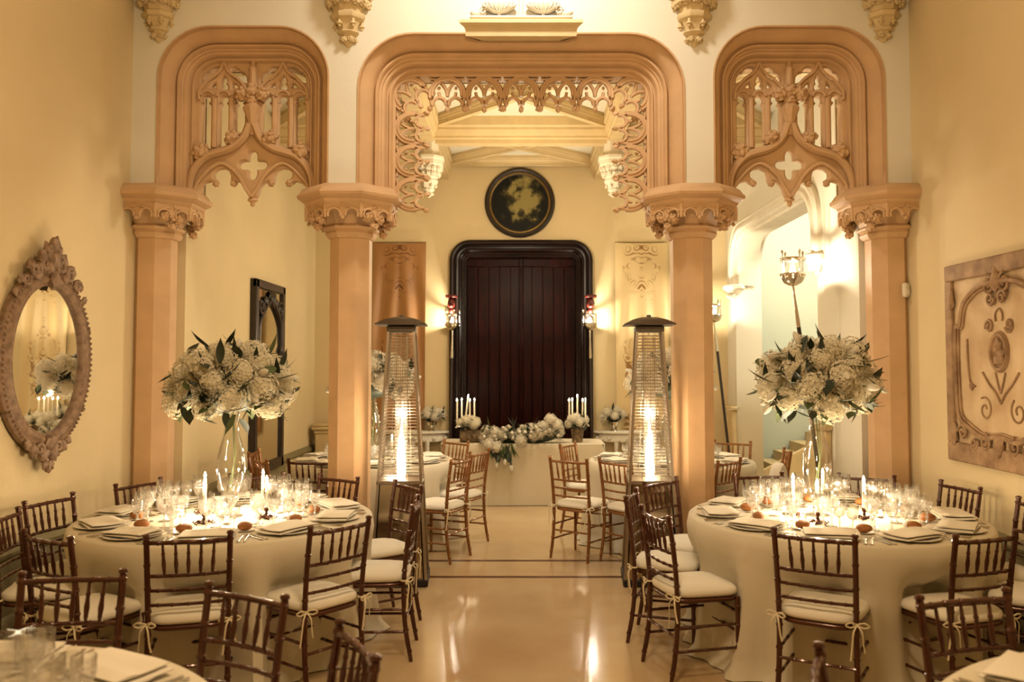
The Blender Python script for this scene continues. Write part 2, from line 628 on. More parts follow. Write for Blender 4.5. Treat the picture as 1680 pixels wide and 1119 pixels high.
ZS = 3.20
CW, CT, CR = 1.37, 4.54, 0.46          # middle arch: half width, crown, corner radius
SW, ST, SR, SX = 0.715, 4.60, 0.43, 2.345  # side arches
CI, SI = 0.27, 0.235                     # total inset of the mouldings
outline = [(-XW, ZS)]
outline += rounded_path(SW, ST, SR, ZS, 10, -SX)
outline += rounded_path(CW, CT, CR, ZS, 10, 0)
outline += rounded_path(SW, ST, SR, ZS, 10, SX)
outline += [(XW, ZS), (XW, ZC), (-XW, ZC)]
arcade = struct('wall_arcade', plate([outline], 0.05, 0, 'wall_arcade'), 'plaster_white', loc=(0, YF + 0.025, 0))
outline = [(-XW, ZS)]
outline += rounded_path(SW - SI, ST - SI, SR - SI, ZS, 10, -SX)
outline += rounded_path(CW - CI, CT - CI, CR - CI, ZS, 10, 0)
outline += rounded_path(SW - SI, ST - SI, SR - SI, ZS, 10, SX)
outline += [(XW, ZS), (XW, ZC), (-XW, ZC)]
link('back_face', plate([outline], 0.05, 0, 'back_face'), 'plaster', arcade, loc=(0, YK - YF - 0.05, 0))
def prof_for(total):
    k = total / 0.27
    base = [(-0.012, 0.0), (-0.012, -0.008), (0.003, -0.008), (0.004, 0.045), (0.012, 0.055), (0.05, 0.075), (0.085, 0.12), (0.10, 0.165), (0.105, 0.165), (0.108, 0.15), (0.118, 0.135),
            (0.132, 0.135), (0.142, 0.15), (0.145, 0.175), (0.16, 0.18), (0.163, 0.20), (0.185, 0.205), (0.195, 0.225), (0.20, 0.25),
            (0.215, 0.255), (0.222, 0.235), (0.236, 0.235), (0.243, 0.255), (0.25, 0.28), (0.27, 0.29), (0.27, 0.47)]
    return [(u * k, v) for u, v in base]
for nm, cx, W, T, r, tot in (('arch_moulding', 0, CW, CT, CR, CI), ('arch_moulding', -SX, SW, ST, SR, SI), ('arch_moulding', SX, SW, ST, SR, SI)):
    link(nm, moulded_frame(W, T, r, ZS, prof_for(tot), cx).mesh(nm, True, 30), 'stone', arcade, loc=(0, -0.025, 0))

# --- tracery of the side arches
def mirror_loop(half):
    return half + [(-x, z) for x, z in reversed(half)]
low = [(-0.52, 3.18), (-0.478, 3.19), (-0.468, 3.235), (-0.445, 3.28), (-0.40, 3.322), (-0.35, 3.335), (-0.312, 3.308), (-0.295, 3.318), (-0.30, 3.345),
       (-0.325, 3.365), (-0.325, 3.40), (-0.29, 3.432), (-0.24, 3.438), (-0.195, 3.415), (-0.178, 3.375), (-0.18, 3.345), (-0.165, 3.315), (-0.145, 3.31),
       (-0.135, 3.332), (-0.095, 3.325), (-0.06, 3.285), (-0.045, 3.235), (-0.022, 3.19)]
panel_outline = mirror_loop([(-0.52, 4.40)] + low)
def keyhole(x0, x1, zb0, zb1, zt):
    xc, h = (x0 + x1) / 2, (x1 - x0) / 2
    lp = [(x0, zb0), (x0, zt - 0.02), (xc - h * 0.55, zt)]
    lp += arcpts(xc, zt + 0.03, h * 0.92, 235, -55, 10)
    lp += [(xc + h * 0.55, zt), (x1, zt - 0.02), (x1, zb1)]
    return lp
holes = []
for s in (-1, 1):
    for (x0, x1, a, b) in ((-0.430, -0.350, 3.585, 3.60), (-0.282, -0.205, 3.605, 3.63), (-0.15, -0.072, 3.68, 3.75)):
        lp = keyhole(x0, x1, a, b, 3.965)
        if s > 0:
            lp = [(-x, z) for x, z in lp]
        holes.append(lp)
    shapes = [
        [(-0.435, 4.13), (-0.428, 4.18), (-0.405, 4.215), (-0.375, 4.22), (-0.365, 4.245), (-0.33, 4.265), (-0.29, 4.262), (-0.278, 4.24), (-0.295, 4.21),
         (-0.315, 4.185), (-0.345, 4.165), (-0.39, 4.145)],
        [(-0.245, 4.205), (-0.262, 4.17), (-0.272, 4.145), (-0.262, 4.125), (-0.278, 4.105), (-0.275, 4.08), (-0.245, 4.065), (-0.215, 4.08), (-0.212, 4.105),
         (-0.228, 4.125), (-0.218, 4.145), (-0.228, 4.17)],
        [(-0.36, 4.095), (-0.335, 4.125), (-0.315, 4.135), (-0.312, 4.09)],
        [(-0.13, 4.095), (-0.155, 4.125), (-0.175, 4.135), (-0.178, 4.09)],
        [(-0.055, 4.13), (-0.062, 4.18), (-0.085, 4.215), (-0.115, 4.22), (-0.125, 4.245), (-0.16, 4.265), (-0.20, 4.262), (-0.212, 4.24), (-0.195, 4.21),
         (-0.175, 4.185), (-0.145, 4.165), (-0.10, 4.145)]]
    for lp in shapes:
        holes.append([(s * -1 * x, z) for x, z in lp] if s > 0 else lp)
qf = []
for i in range(32):
    a = 2 * PI * i / 32
    rr = 0.052 + 0.068 * abs(math.cos(2 * a)) ** 1.5
    qf.append((rr * math.cos(a), 3.462 + rr * math.sin(a)))
holes.append(qf)
panel_me = plate([panel_outline] + holes, 0.085, 0.012, 'carved_panel')
ogee = [(-0.50, 3.19), (-0.505, 3.30), (-0.48, 3.40), (-0.43, 3.475), (-0.36, 3.53), (-0.28, 3.557), (-0.20, 3.58), (-0.12, 3.625), (-0.06, 3.69), (-0.02, 3.79)]
og = [(p.x, 0, p.y) for p in smoothline([Vector((x, z)) for x, z in ogee], 4)]
mb = MB()
for s in (-1, 1):
    mb.tube([(s * x, -0.05, z) for x, y, z in og], 0.034, 8, up=(0, 1, 0), flat=1.2)
    mb.tube([(s * x * 0.985, -0.085, z - 0.006) for x, y, z in og], 0.014, 6, up=(0, 1, 0))
ogee_me = mb.mesh('ogee_arch', True, 45)
mb = MB()
half = smoothline([Vector((x, z)) for x, z in [(-0.478, 3.19), (-0.455, 3.30), (-0.40, 3.37), (-0.34, 3.43), (-0.26, 3.472), (-0.18, 3.44), (-0.10, 3.36), (-0.05, 3.27), (0, 3.2)]], 4)
for s in (-1, 1):
    mb.tube([(s * p.x, -0.045, p.y) for p in half], 0.014, 6, up=(0, 1, 0))
rib_me = mb.mesh('cusp_rib', True, 45)
mull_me = MB().tube([(0, 0, 3.60), (0, 0, 4.0)], 0.021, 8).mesh('mullion')
mb = MB()
for s in (-1, 1):
    pts = smoothline([Vector((x, z)) for x, z in [(s * 0.20, 3.99), (s * 0.195, 4.07), (s * 0.12, 4.16), (s * 0.04, 4.22), (0, 4.30)]], 4)
    mb.tube([(p.x, 0, p.y) for p in pts], 0.013, 6, up=(0, 1, 0))
    mb.tube([(s * p[0], 0, p[1]) for p in arcpts(0.135, 4.01, 0.055, 20, 160, 8)], 0.011, 6, up=(0, 1, 0))
mb.tube([(p[0], 0, p[1]) for p in arcpts(0, 4.01, 0.055, 10, 170, 8)], 0.011, 6, up=(0, 1, 0))
head_me = mb.mesh('light_head')
finial_me = MB().lathe([(0.022, 3.70), (0.03, 3.78), (0.055, 3.86), (0.075, 3.90), (0.08, 3.92), (0.06, 3.94), (0.05, 3.96), (0.048, 4.03), (0.03, 4.10), (0.034, 4.12),
                        (0.028, 4.14), (0.03, 4.23), (0.036, 4.24), (0.022, 4.26), (0.006, 4.40)], 8).mesh('finial')
pend_me = MB().lathe([(0.004, -0.075), (0.022, -0.06), (0.018, -0.04), (0.045, -0.025), (0.04, -0.01), (0.026, 0.0), (0.022, 0.05)], 8).mesh('pendant')
for k, (sx, lab) in enumerate(((-SX, 'pierced stone tracery with ogee arch over the opening beside the oval mirror wall'),
                               (SX, 'pierced stone tracery with ogee arch over the opening beside the relief panel wall'))):
    t = thing('arch_tracery', lab, 'tracery', (sx, YF + 0.30, -0.085 * 3.2))
    t.scale = (1.06, 1, 1.085)
    link('carved_panel', panel_me, 'stone', t, (0, 0.02, 0))
    link('ogee_arch', ogee_me, 'stone', t)
    link('cusp_rib', rib_me, 'stone', t)
    fin = link('finial', finial_me, 'stone', t, (0, -0.045, 0))
    for i, (x, z, r) in enumerate(((-0.08, 4.03, 0.075), (0.08, 4.03, 0.075), (0.0, 4.05, 0.075), (0, 3.98, 0.06))):
        link('crown_leaf', ball_copy(i % 3, 'stone'), None, fin, (x, -0.02, z), (0, 0, i), r)
    for x in (-0.316, -0.178, 0.178, 0.316):
        link('mullion', mull_me, 'stone', t, (x, -0.035, 0))
    for x in (-0.245, 0.245):
        link('light_head', head_me, 'stone', t, (x, -0.035, 0))
    for i, (x, z, r) in enumerate(((-0.42, 3.565, 0.088), (-0.16, 3.675, 0.085), (0.15, 3.675, 0.088), (0.40, 3.565, 0.09))):
        link('crocket', ball_copy(i % 3, 'stone'), None, t, (x, -0.05, z), (i, 0.4, i * 2), (r, r * 0.8, r))
    for i, (x, z) in enumerate(((-0.302, 3.315), (-0.155, 3.315), (0.155, 3.315), (0.302, 3.315))):
        link('cusp_leaf', ball_copy(i % 3, 'stone'), None, t, (x, -0.01, z), (i, 1, 0), 0.035)
    link('pendant', pend_me, 'stone', t, (0, 0.0, 3.20))

# --- hanging fringe of the middle arch
mb = MB()
ra = 0.150
mb.tube([(x, 0, z) for x, z in arcpts(0, 0, ra, -12, 192, 20)], 0.026, 6, up=(0, 1, 0), flat=2.0)
mb.tube([(x, -0.035, z) for x, z in arcpts(0, 0, ra - 0.022, -8, 188, 20)], 0.015, 6, up=(0, 1, 0), flat=1.6)
for s in (-1, 1):
    mb.tube([(s * (0.150 - 0.150 * math.sin(R(a))), 0, 0.140 - 0.150 * (1 - math.cos(R(a)))) for a in range(0, 91, 9)][::-1], 0.016, 6, up=(0, 1, 0), flat=2.2)
    mb.tube([(s * (0.012 + 0.060 + 0.060 * math.cos(R(a))), 0, -0.085 + 0.062 * math.sin(R(a))) for a in range(-10, 191, 12)], 0.017, 6, up=(0, 1, 0), flat=2.2)
    mb.tube([(s * (0.0 + 0.075 * math.sin(R(a))), 0, -0.05 + 0.075 * (1 - math.cos(R(a)))) for a in range(0, 91, 10)], 0.014, 6, up=(0, 1, 0), flat=2.2)
    mb.tube([(s * 0.145, 0, -0.03), (s * 0.14, 0, -0.08), (s * 0.132, 0, -0.10)], [0.018, 0.014, 0.012], 6, up=(0, 1, 0), flat=1.8)
    mb.blob((s * 0.155, 0, -0.115), 0.03, 1, 0.4, 3, seed=s)
    mb.blob((s * 0.075, 0, 0.065), 0.017, 1, 0.3, 3, seed=s + 3)
mb.blob((0, 0, -0.125), 0.026, 1, 0.4, 3, (1, 1, 1.3), 9)
for q in mb.v:
    q.y *= 0.9
fringe_me = mb.mesh('cusped_arch', True, 50)
t = thing('arch_fringe', 'row of small cusped stone arches hanging inside the middle arch', 'tracery', (0, YF + 0.33, 0))
top, sp = CT - CI, 0.325
for i in range(-3, 4):
    if abs(i) < 3:
        link('cusped_arch', fringe_me, 'stone', t, (i * sp, 0, top - 0.155))
for s in (-1, 1):
    xx = s * (CW - CI - 0.15)
    link('corner_arch', fringe_me, 'stone', t, (s * 3 * sp - s * 0.0, 0, top - 0.16), (0, s * R(45), 0))
    for k in range(1, 4):
        link('cusped_arch', fringe_me, 'stone', t, (xx, 0, top - 0.16 - k * 0.292), (0, s * R(90), 0), (0.9, 1, 1))

# --- columns
def octo(prof, m=1.0):
    return MB().lathe([(a / math.cos(PI / 8) * m, z) for a, z in prof], 8, rot=PI / 8)
shaft_me = octo([(0.20, 0), (0.20, 0.22), (0.195, 0.26), (0.18, 0.29), (0.18, 0.32), (0.168, 0.36), (0.168, 2.83)]).mesh('shaft', True, 25)
ring_me = octo([(0.168, 2.785), (0.183, 2.79), (0.20, 2.81), (0.208, 2.83), (0.20, 2.85), (0.222, 2.865), (0.228, 2.88), (0.215, 2.895), (0.19, 2.90)]).mesh('neck_ring', True, 25)
bell_me = octo([(0.20, 2.885), (0.215, 2.93), (0.25, 2.985), (0.31, 3.03), (0.34, 3.05)]).mesh('bell', True, 25)
aba_me = octo([(0.33, 3.03), (0.352, 3.035), (0.358, 3.05), (0.372, 3.065), (0.378, 3.085), (0.40, 3.095), (0.425, 3.115), (0.432, 3.135), (0.425, 3.15),
               (0.415, 3.155), (0.39, 3.195), (0.375, 3.205), (0.36, 3.215)]).mesh('abacus', True, 25)
sd = 0.352 * math.tan(PI / 8)   # half side
lowedge = [(-sd, 3.05), (-sd, 2.955), (-sd + 0.012, 2.93), (-sd + 0.03, 2.955), (-0.115, 2.985), (-0.085, 3.0), (-0.05, 2.99), (-0.03, 2.96), (-0.015, 2.925)]
panel2 = mirror_loop(lowedge)
face_me = plate([panel2], 0.03, 0.006, 'arcade_face')
mb = MB()
for s in (-1, 1):
    mb.tube([(s * (0.073 + 0.052 * math.cos(R(a))), 0, 2.955 + 0.05 * math.sin(R(a))) for a in range(-25, 206, 14)], 0.008, 6, up=(0, 1, 0))
    mb.tube([(p.x, 0, p.y) for p in smoothline([Vector((s * 0.138, 2.985)), Vector((s * 0.08, 3.012)), Vector((s * 0.025, 3.02)), Vector((0, 3.045))], 3)], 0.007, 6, up=(0, 1, 0))
mb.blob((0, -0.005, 2.925), 0.018, 1, 0.3, 3)
facerib_me = mb.mesh('face_rib')
corner_me = MB().tube([(0, 0, 3.05), (0, 0, 2.96), (0, 0, 2.93)], [0.016, 0.015, 0.008], 6).mesh('corner_shaft')
cols = ((-3.17, 'octagonal stone column with flared capital against the oval mirror wall'),
        (-1.47, 'octagonal stone column between the middle arch and the tall dark mirror side arch'),
        (1.47, 'octagonal stone column between the middle arch and the stair hall side arch'),
        (3.17, 'octagonal stone column with small white box against the relief panel wall'))
for cx, lab in cols:
    t = thing('column', lab, 'column', (cx, 7.35, 0))
    link('shaft', shaft_me, 'stone', t)
    link('neck_ring', ring_me, 'stone', t, (0, 0, 0.03))
    cap = link('capital', bell_me, 'stone', t, (0, 0, 0.03))
    link('abacus', aba_me, 'stone', cap)
    for i in range(8):
        a = i * PI / 4
        n = Vector((math.sin(a), -math.cos(a), 0))
        inside = abs(cx + n.x * 0.36) > XW - 0.03
        if inside:
            continue
        link('arcade_face', face_me, 'stone', cap, tuple(n * 0.345), (0, 0, a))
        link('face_rib', facerib_me, 'stone', cap, tuple(n * 0.366), (0, 0, a))
        b = a + PI / 8
        m = Vector((math.sin(b), -math.cos(b), 0))
        if abs(cx + m.x * 0.38) < XW - 0.02:
            link('corner_shaft', corner_me, 'stone', cap, tuple(m * 0.385))
        if i % 2 == 1 or i == 0 and False:
            for k, (u, z, r) in enumerate(((-0.06, 2.95, 0.05), (0.05, 2.93, 0.05), (0.0, 2.87, 0.042), (0.02, 3.0, 0.04))):
                d = Vector((math.cos(a), math.sin(a), 0))
                link('carved_leaf', ball_copy(k % 3, 'stone'), None, cap, tuple(n * 0.335 + d * u + Vector((0, 0, z))), (k, a, 0), (r, r, r * 1.3))

# --- carved corbels on the arcade wall
corb_prof = [(0.008, 0.0), (0.035, 0.02), (0.05, 0.06), (0.06, 0.095), (0.075, 0.10), (0.09, 0.115), (0.09, 0.125), (0.075, 0.135), (0.085, 0.17), (0.105, 0.21), (0.13, 0.225),
             (0.14, 0.245), (0.14, 0.265), (0.12, 0.28), (0.13, 0.33), (0.19, 0.47), (0.22, 0.50), (0.22, 0.58)]
corb_white = octo(corb_prof).mesh('bracket', True, 30)
mb = octo(corb_prof)
for q in mb.v:
    q.y = min(q.y, 0.0)
corb_me = mb.mesh('bracket', True, 30)
def corbel(x, y, z, lab, m, scale=1.0, group=None):
    t = thing('carved_corbel', lab, 'corbel', (x, y, z), 0, group)
    me = corb_me if m == 'stone_cream' else corb_white
    link('bracket', me, m, t, scale=scale)
    k = 0
    for j in range(7 if m == 'stone_cream' else 12):
        a = R(-180 + j * 30)
        for rr, zz, r in ((0.155, 0.36, 0.048), (0.18, 0.45, 0.05), (0.055, 0.055, 0.03)):
            if rr < 0.1 and j % 2:
                continue
            link('leaf', ball_copy(k % 3, m), None, t, (rr * math.cos(a) * scale, rr * math.sin(a) * scale, zz * scale), (k, a, 0), (r * scale, r * scale, r * 1.35 * scale))
            k += 1
        if j % 2 == 0:
            link('cusp', pend_me if m == 'stone_cream' else pend_white, m, t, (0.112 * math.cos(a) * scale, 0.112 * math.sin(a) * scale, 0.185 * scale), (0, 0, 0), 0.6 * scale)
    return t
pend_c = pend_me.copy(); pend_c.materials.clear()
pend_white = pend_me.copy(); pend_white.materials.clear()
pend_me = pend_c
corbel(-1.46, YF, 4.42, 'carved leafy stone corbel between the middle arch and the mirror side arch', 'stone_cream')
corbel(1.46, YF, 4.42, 'carved leafy stone corbel between the middle arch and the stair side arch', 'stone_cream')
corbel(-3.06, YF, 4.46, 'carved stone corbel high in the corner above the oval mirror', 'stone_cream', 0.9)
corbel(3.06, YF, 4.46, 'carved stone corbel high in the corner above the relief panel', 'stone_cream', 0.9)

# --- ledge with the carved crest over the middle arch
t = thing('stone_ledge', 'moulded stone ledge carrying a white carved crest over the middle arch', 'ledge', (0, YF, 4.48))
mb = MB()
prof = [(0.0, 0.0), (0.10, 0.0), (0.105, 0.012), (0.105, 0.05), (0.115, 0.07), (0.14, 0.085), (0.155, 0.095), (0.155, 0.12), (0.14, 0.13), (0.0, 0.13)]
vs, fs = [], []
n = len(prof)
for s in (-1, 1):
    for d, z in prof:
        vs.append((s * (0.36 + d), -d, z))
for k in range(n - 1):
    fs.append((k, k + 1, n + k + 1, n + k))
mb.add(vs, fs)
for s in (0, n):
    bk = [(vs[s][0] * 0.9, 0, prof[k][1]) for k in range(n)]
    mb.add(vs[s:s + n] + bk, [(k, k + 1, n + k + 1, n + k) for k in range(n - 1)])
link('shelf', mb.mesh('shelf', True, 35), 'stone_cream', t)
crest = link('crest', MB().box((0, -0.05, 0.17), (0.86, 0.09, 0.025), ch=0.008).tube([(0, -0.05, 0.17), (0, -0.05, 0.62)], 0.018, 8).mesh('crest'), 'stone_white', t)
dish = MB().lathe([(0.002, 0.0), (0.06, 0.012), (0.13, 0.05), (0.15, 0.09), (0.14, 0.10), (0.12, 0.06), (0.0, 0.02)], 24, sy=0.4).mesh('dish')
ribm = MB()
for k in range(11):
    a = R(-80 + k * 16)
    ribm.tube([(0.04 * math.sin(a), -0.03, 0.01), (0.13 * math.sin(a), -0.058, 0.05), (0.148 * math.sin(a), -0.06 * math.cos(a), 0.09)], 0.006, 5)
ribs = ribm.mesh('flute')
for s in (-1, 1):
    link('dish', dish, 'stone_white', crest, (s * 0.185, -0.05, 0.205))
    link('flute', ribs, 'stone_white', crest, (s * 0.185, -0.05, 0.205))
    link('foot', MB().tube([(0, 0, 0), (0, 0, 0.05)], 0.014, 8).mesh('foot'), 'stone_white', crest, (s * 0.185, -0.05, 0.175))
    h = MB().blob((0, 0, 0.035), 0.05, 2, 0.35, 3, (1.2, 0.7, 0.75), 4 + s).blob((-s * 0.045, 0, 0.05), 0.035, 2, 0.4, 4, (1, 0.8, 1.2), 2 + s)
    h.tube(spiral(-s * 0.05, 0.05, 0.035, 0.008, 0, 1.6, 22, -0.03), 0.009, 6)
    link('scroll_head', h.mesh('scroll_head', True, 60), 'stone_white', crest, (s * 0.37, -0.05, 0.18))
    link('supporter', MB().blob((0, 0, 0), 0.07, 2, 0.4, 3, (0.8, 0.6, 1.6), 11 + s).mesh('supporter'), 'stone_white', crest, (s * 0.2, -0.05, 0.40))

# --- inner hall: end wall, panelled ceiling, side wall with the stair opening
doorW, doorT = 0.87, 3.38
lp = [(-XB - 0.3, 0)] + [(-doorW, 0), (-doorW, doorT), (doorW, doorT), (doorW, 0)] + [(3.0 + 0.4, 0), (3.0 + 0.4, ZI), (-XB - 0.3, ZI)]
struct('wall_back', plate([lp], 0.34, 0, 'wall_back'), 'plaster', loc=(0, YB + 0.17, 0))
ci = struct('ceiling_inner', slab(-XB - 0.2, 6.8, YK - 0.05, 13.8, ZI, ZI + 0.12).mesh('ceiling_inner', False), 'plaster_white')
def beam_mesh(L, wd, h):
    mb = MB()
    prof = [(wd, 0), (wd, -h * 0.35), (wd * 0.86, -h * 0.42), (wd * 0.86, -h * 0.5), (wd * 0.62, -h * 0.72), (wd * 0.62, -h * 0.8), (wd * 0.5, -h * 0.84), (wd * 0.5, -h)]
    pr = prof + [(-x, z) for x, z in reversed(prof)]
    n = len(pr)
    vs = [(x, y, z) for y in (-L / 2, L / 2) for x, z in pr]
    fs = [(k, (k + 1) % n, n + (k + 1) % n, n + k) for k in range(n)]
    fs += [tuple(range(n)), tuple(range(2 * n - 1, n - 1, -1))]
    return mb.add(vs, fs).mesh('beam', True, 25)
for x in (-1.14, 1.14):
    link('beam', beam_mesh(YB - YK, 0.15, 0.30), 'stone_cream', ci, (x, (YB + YK) / 2, ZI))
for y, h in ((7.95, 0.26), (10.35, 0.32), (12.3, 0.12)):
    link('beam', beam_mesh(2 * XB, 0.15, h), 'stone_cream', ci, (0, y, ZI), (0, 0, R(90)))
for (x0, x1) in ((-1.14, 1.14), (-XB, -1.14), (1.14, XB)):
    for (y0, y1) in ((7.95, 10.35), (10.35, 12.3)):
        dx, dy = x1 - x0, y1 - y0
        L = math.hypot(dx, dy)
        for s in (1, -1):
            link('diagonal_rib', beam_mesh(L - 0.1, 0.07, 0.13 + 0.006 * s), 'stone_cream', ci, ((x0 + x1) / 2, (y0 + y1) / 2, ZI), (0, 0, math.atan2(dx * s, dy) * -1))
for s, lab in ((-1, 'white carved pendant hanging from the beams over the oval mirror side of the inner hall'),
               (1, 'white carved pendant hanging from the beams over the stair side of the inner hall')):
    t = corbel(s * 1.13, 10.35, 3.78, lab, 'stone_white', 0.78)
    link('drop_shaft', octo([(0.165, 0.44), (0.185, 0.46), (0.185, 0.49), (0.12, 0.52), (0.11, 0.70)]).mesh('drop_shaft', True, 25), 'stone_white', t)

oy0, oy1, oz = 8.62, 11.9, 3.52
W2, c2 = (oy1 - oy0) / 2, (oy0 + oy1) / 2
lp = [(YK - 0.05, 0)] + rounded_path(W2, oz, 0.5, 0, 10, c2) + [(YB + 0.3, 0), (YB + 0.3, ZI), (YK - 0.05, ZI)]
me = plate([lp], 0.36, 0, 'wall_stair_side')
wr = struct('wall_stair_side', me, 'plaster_white', loc=(XB + 0.18, 0, 0), rot=(0, 0, R(90)))
prof = [(-0.16, -0.01), (-0.16, 0.045), (-0.13, 0.07), (-0.10, 0.05), (-0.085, 0.05), (-0.07, 0.075), (-0.04, 0.075), (-0.03, 0.04), (-0.01, 0.03), (0.0, -0.02), (0.03, -0.04), (0.03, -0.3)]
fm = MB()
rows = [[(z2, v, z) for z2, z in rounded_path(W2 - u, oz - u, 0.5, 2.84, 10, c2)] for u, v in prof]
nn = len(rows[0])
fm.add([p for row in rows for p in row], [(k * nn + i, k * nn + i + 1, (k + 1) * nn + i + 1, (k + 1) * nn + i) for k in range(len(rows) - 1) for i in range(nn - 1)])
link('opening_moulding', fm.mesh('opening_moulding', True, 30), 'stone_white', wr, (0, 0.18, 0))
for yy, nm in ((oy0 - 0.07, 0), (oy1 + 0.07, 1)):
    cb = link('opening_corbel', octo([(0.01, 0), (0.04, 0.03), (0.05, 0.07), (0.10, 0.12), (0.13, 0.17), (0.15, 0.18), (0.15, 0.22), (0.12, 0.24)]).mesh('opening_corbel', True, 25), 'stone_white', wr, (yy, 0.18, 2.62))
    for k in range(6):
        a = R(20 + 28 * k)
        link('leaf', ball_copy(k % 3, 'stone_white'), None, cb, (0.075 * math.cos(a), 0.075 * math.sin(a), 0.09), (k, a, 0), 0.045)
    # panelled pier foot
    pf = link('dado_pier', MB().box((0, 0.03, 0.55), (0.34, 0.06, 1.10), ch=0.01).box((0, 0.04, 1.13), (0.40, 0.10, 0.06), ch=0.015).mesh('dado_pier'), 'stone_cream', wr, (yy - (0.1 if nm == 0 else -0.1), 0.18, 0))
    link('panel_moulding', MB().tube([(-0.11, 0, 0.2), (-0.11, 0, 1.0), (0.11, 0, 1.0), (0.11, 0, 0.2)], 0.014, 6, closed=True).mesh('panel_moulding'), 'stone_cream', pf, (0, 0.06, 0))
wall_moulding('baseboard_stair_side', XB, -1, YK, oy0 - 0.35)

# stair hall beyond
struct('wall_stair_back', slab(XB, 6.8, 13.4, 13.6, 0, ZI).mesh('wall_stair_back', False), 'plaster_green')
struct('wall_stair_far', slab(6.5, 6.7, YK, 13.4, 0, ZI).mesh('wall_stair_far', False), 'plaster_green')
struct('wall_stair_front', slab(XB + 0.36, 6.7, YK - 0.1, YK + 0.1, 0, ZI).mesh('wall_stair_front', False), 'plaster_white')
st = thing('staircase', 'pale stone stairs climbing along the green wall of the stair hall', 'staircase', (3.42, 12.75, 0))
for i in range(12):
    hgt = 0.14 * (i + 1)
    link('step', slab(i * 0.25, i * 0.25 + 0.27, -0.62, 0.6, 0, hgt).mesh('step', False), 'stone_cream', st)
for dz, r in ((0.92, 0.025), (0.74, 0.015)):
    link('dado_rail', MB().tube([(-0.35, 0.62, dz - 0.05), (2.6, 0.62, dz + 1.45)], r, 8).mesh('dado_rail'), 'stone_cream', st)
link('stringer', MB().add([(-0.05, -0.70, 0), (3.0, -0.70, 0), (3.0, -0.70, 1.86), (-0.05, -0.70, 0.24), (-0.05, -0.62, 0), (3.0, -0.62, 0), (3.0, -0.62, 1.86), (-0.05, -0.62, 0.24)],
     [(0, 1, 2, 3), (4, 7, 6, 5), (0, 4, 5, 1), (1, 5, 6, 2), (2, 6, 7, 3), (3, 7, 4, 0)]).mesh('stringer', False), 'stone_cream', st)

# --- the great doorway
d1 = thing('door_1', 'dark varnished double door of upright boards under the round painting', 'door', (0, YB, 0))
d1['kind'] = 'structure'
prof = [(0, 0.0), (0, -0.10), (0.03, -0.13), (0.06, -0.12), (0.075, -0.09), (0.085, -0.09), (0.10, -0.11), (0.125, -0.105), (0.135, -0.07), (0.145, -0.07), (0.165, -0.05),
        (0.175, -0.01), (0.20, 0.0), (0.205, 0.05), (0.23, 0.06), (0.24, 0.12), (0.24, 0.3)]
link('door_frame', moulded_frame(1.035, 3.545, 0.30, 0, prof).mesh('door_frame', True, 30), 'wood_frame', d1)
n = 10
wd = 2 * 0.80 / n
pm = MB().box((0, 0, 2.05), (wd - 0.012, 0.03, 2.5), ch=0.004).mesh('board', True, 30)
pl = MB().box((0, 0, 0.42), (wd - 0.012, 0.03, 0.70), ch=0.004).mesh('board', True, 30)
for i in range(n):
    x = -0.80 + wd * (i + 0.5)
    off = 0.006 * ((i * 7) % 3)
    link('board', pm, 'wood_dark', d1, (x, 0.255 + off, 0))
    link('board', pl, 'wood_dark', d1, (x, 0.255 + off, 0))
link('backing', slab(-0.90, 0.90, 0.285, 0.33, 0, 3.42).mesh('backing', False), 'wood_dark', d1)
for z, h in ((0.79, 0.10), (0.05, 0.10), (3.25, 0.12)):
    link('rail', MB().box((0, 0.235, z), (1.62, 0.04, h), ch=0.01).mesh('rail'), 'wood_dark', d1)
link('meeting_stile', MB().box((0, 0.225, 1.66), (0.07, 0.05, 3.3), ch=0.012).tube([(0, 0.20, 0.05), (0, 0.20, 3.2)], 0.014, 8).mesh('meeting_stile'), 'wood_dark', d1)
for s in (-1, 1):
    hd = MB().blob((0, 0, 0.0), 0.075, 2, 0.3, 2.5, (0.8, 0.8, 1.15), 3).blob((0, -0.06, 0.03), 0.03, 1, 0.3, 3).blob((0, -0.055, -0.035), 0.035, 1, 0.4, 3)
    hd.box((0, 0, 0.10), (0.17, 0.15, 0.04), ch=0.01).blob((0, 0, -0.10), 0.045, 1, 0.4, 3, (0.9, 0.8, 1.2), 6)
    link('carved_head', hd.mesh('carved_head', True, 60), 'wood_red', d1, (s * 1.0, -0.15, 2.62))

# ------------------------------------------------------------------ chairs
def ringed(p0, p1, r, rings, taper=1.0, seg=8, bulge=1.22, mid=None):
    """a turned bamboo stick from p0 to p1 with rings at given fractions"""
    p0, p1 = Vector(p0), Vector(p1)
    st = [(0.0, 1.0)]
    for t in rings:
        st += [(t - 0.016, 1.0), (t - 0.008, bulge), (t + 0.008, bulge), (t + 0.016, 1.0)]
    if mid:
        st += [(mid[0], mid[1])]
        st.sort()
    st.append((1.0, 1.0))
    pts, rad = [], []
    for t, k in st:
        q = p0.lerp(p1, t)
        if mid3 is not None:
            q = q + mid3 * (4 * t * (1 - t))
        pts.append(q)
        rad.append(r * k * (1 + (taper - 1) * t))
    return pts, rad
mid3 = None

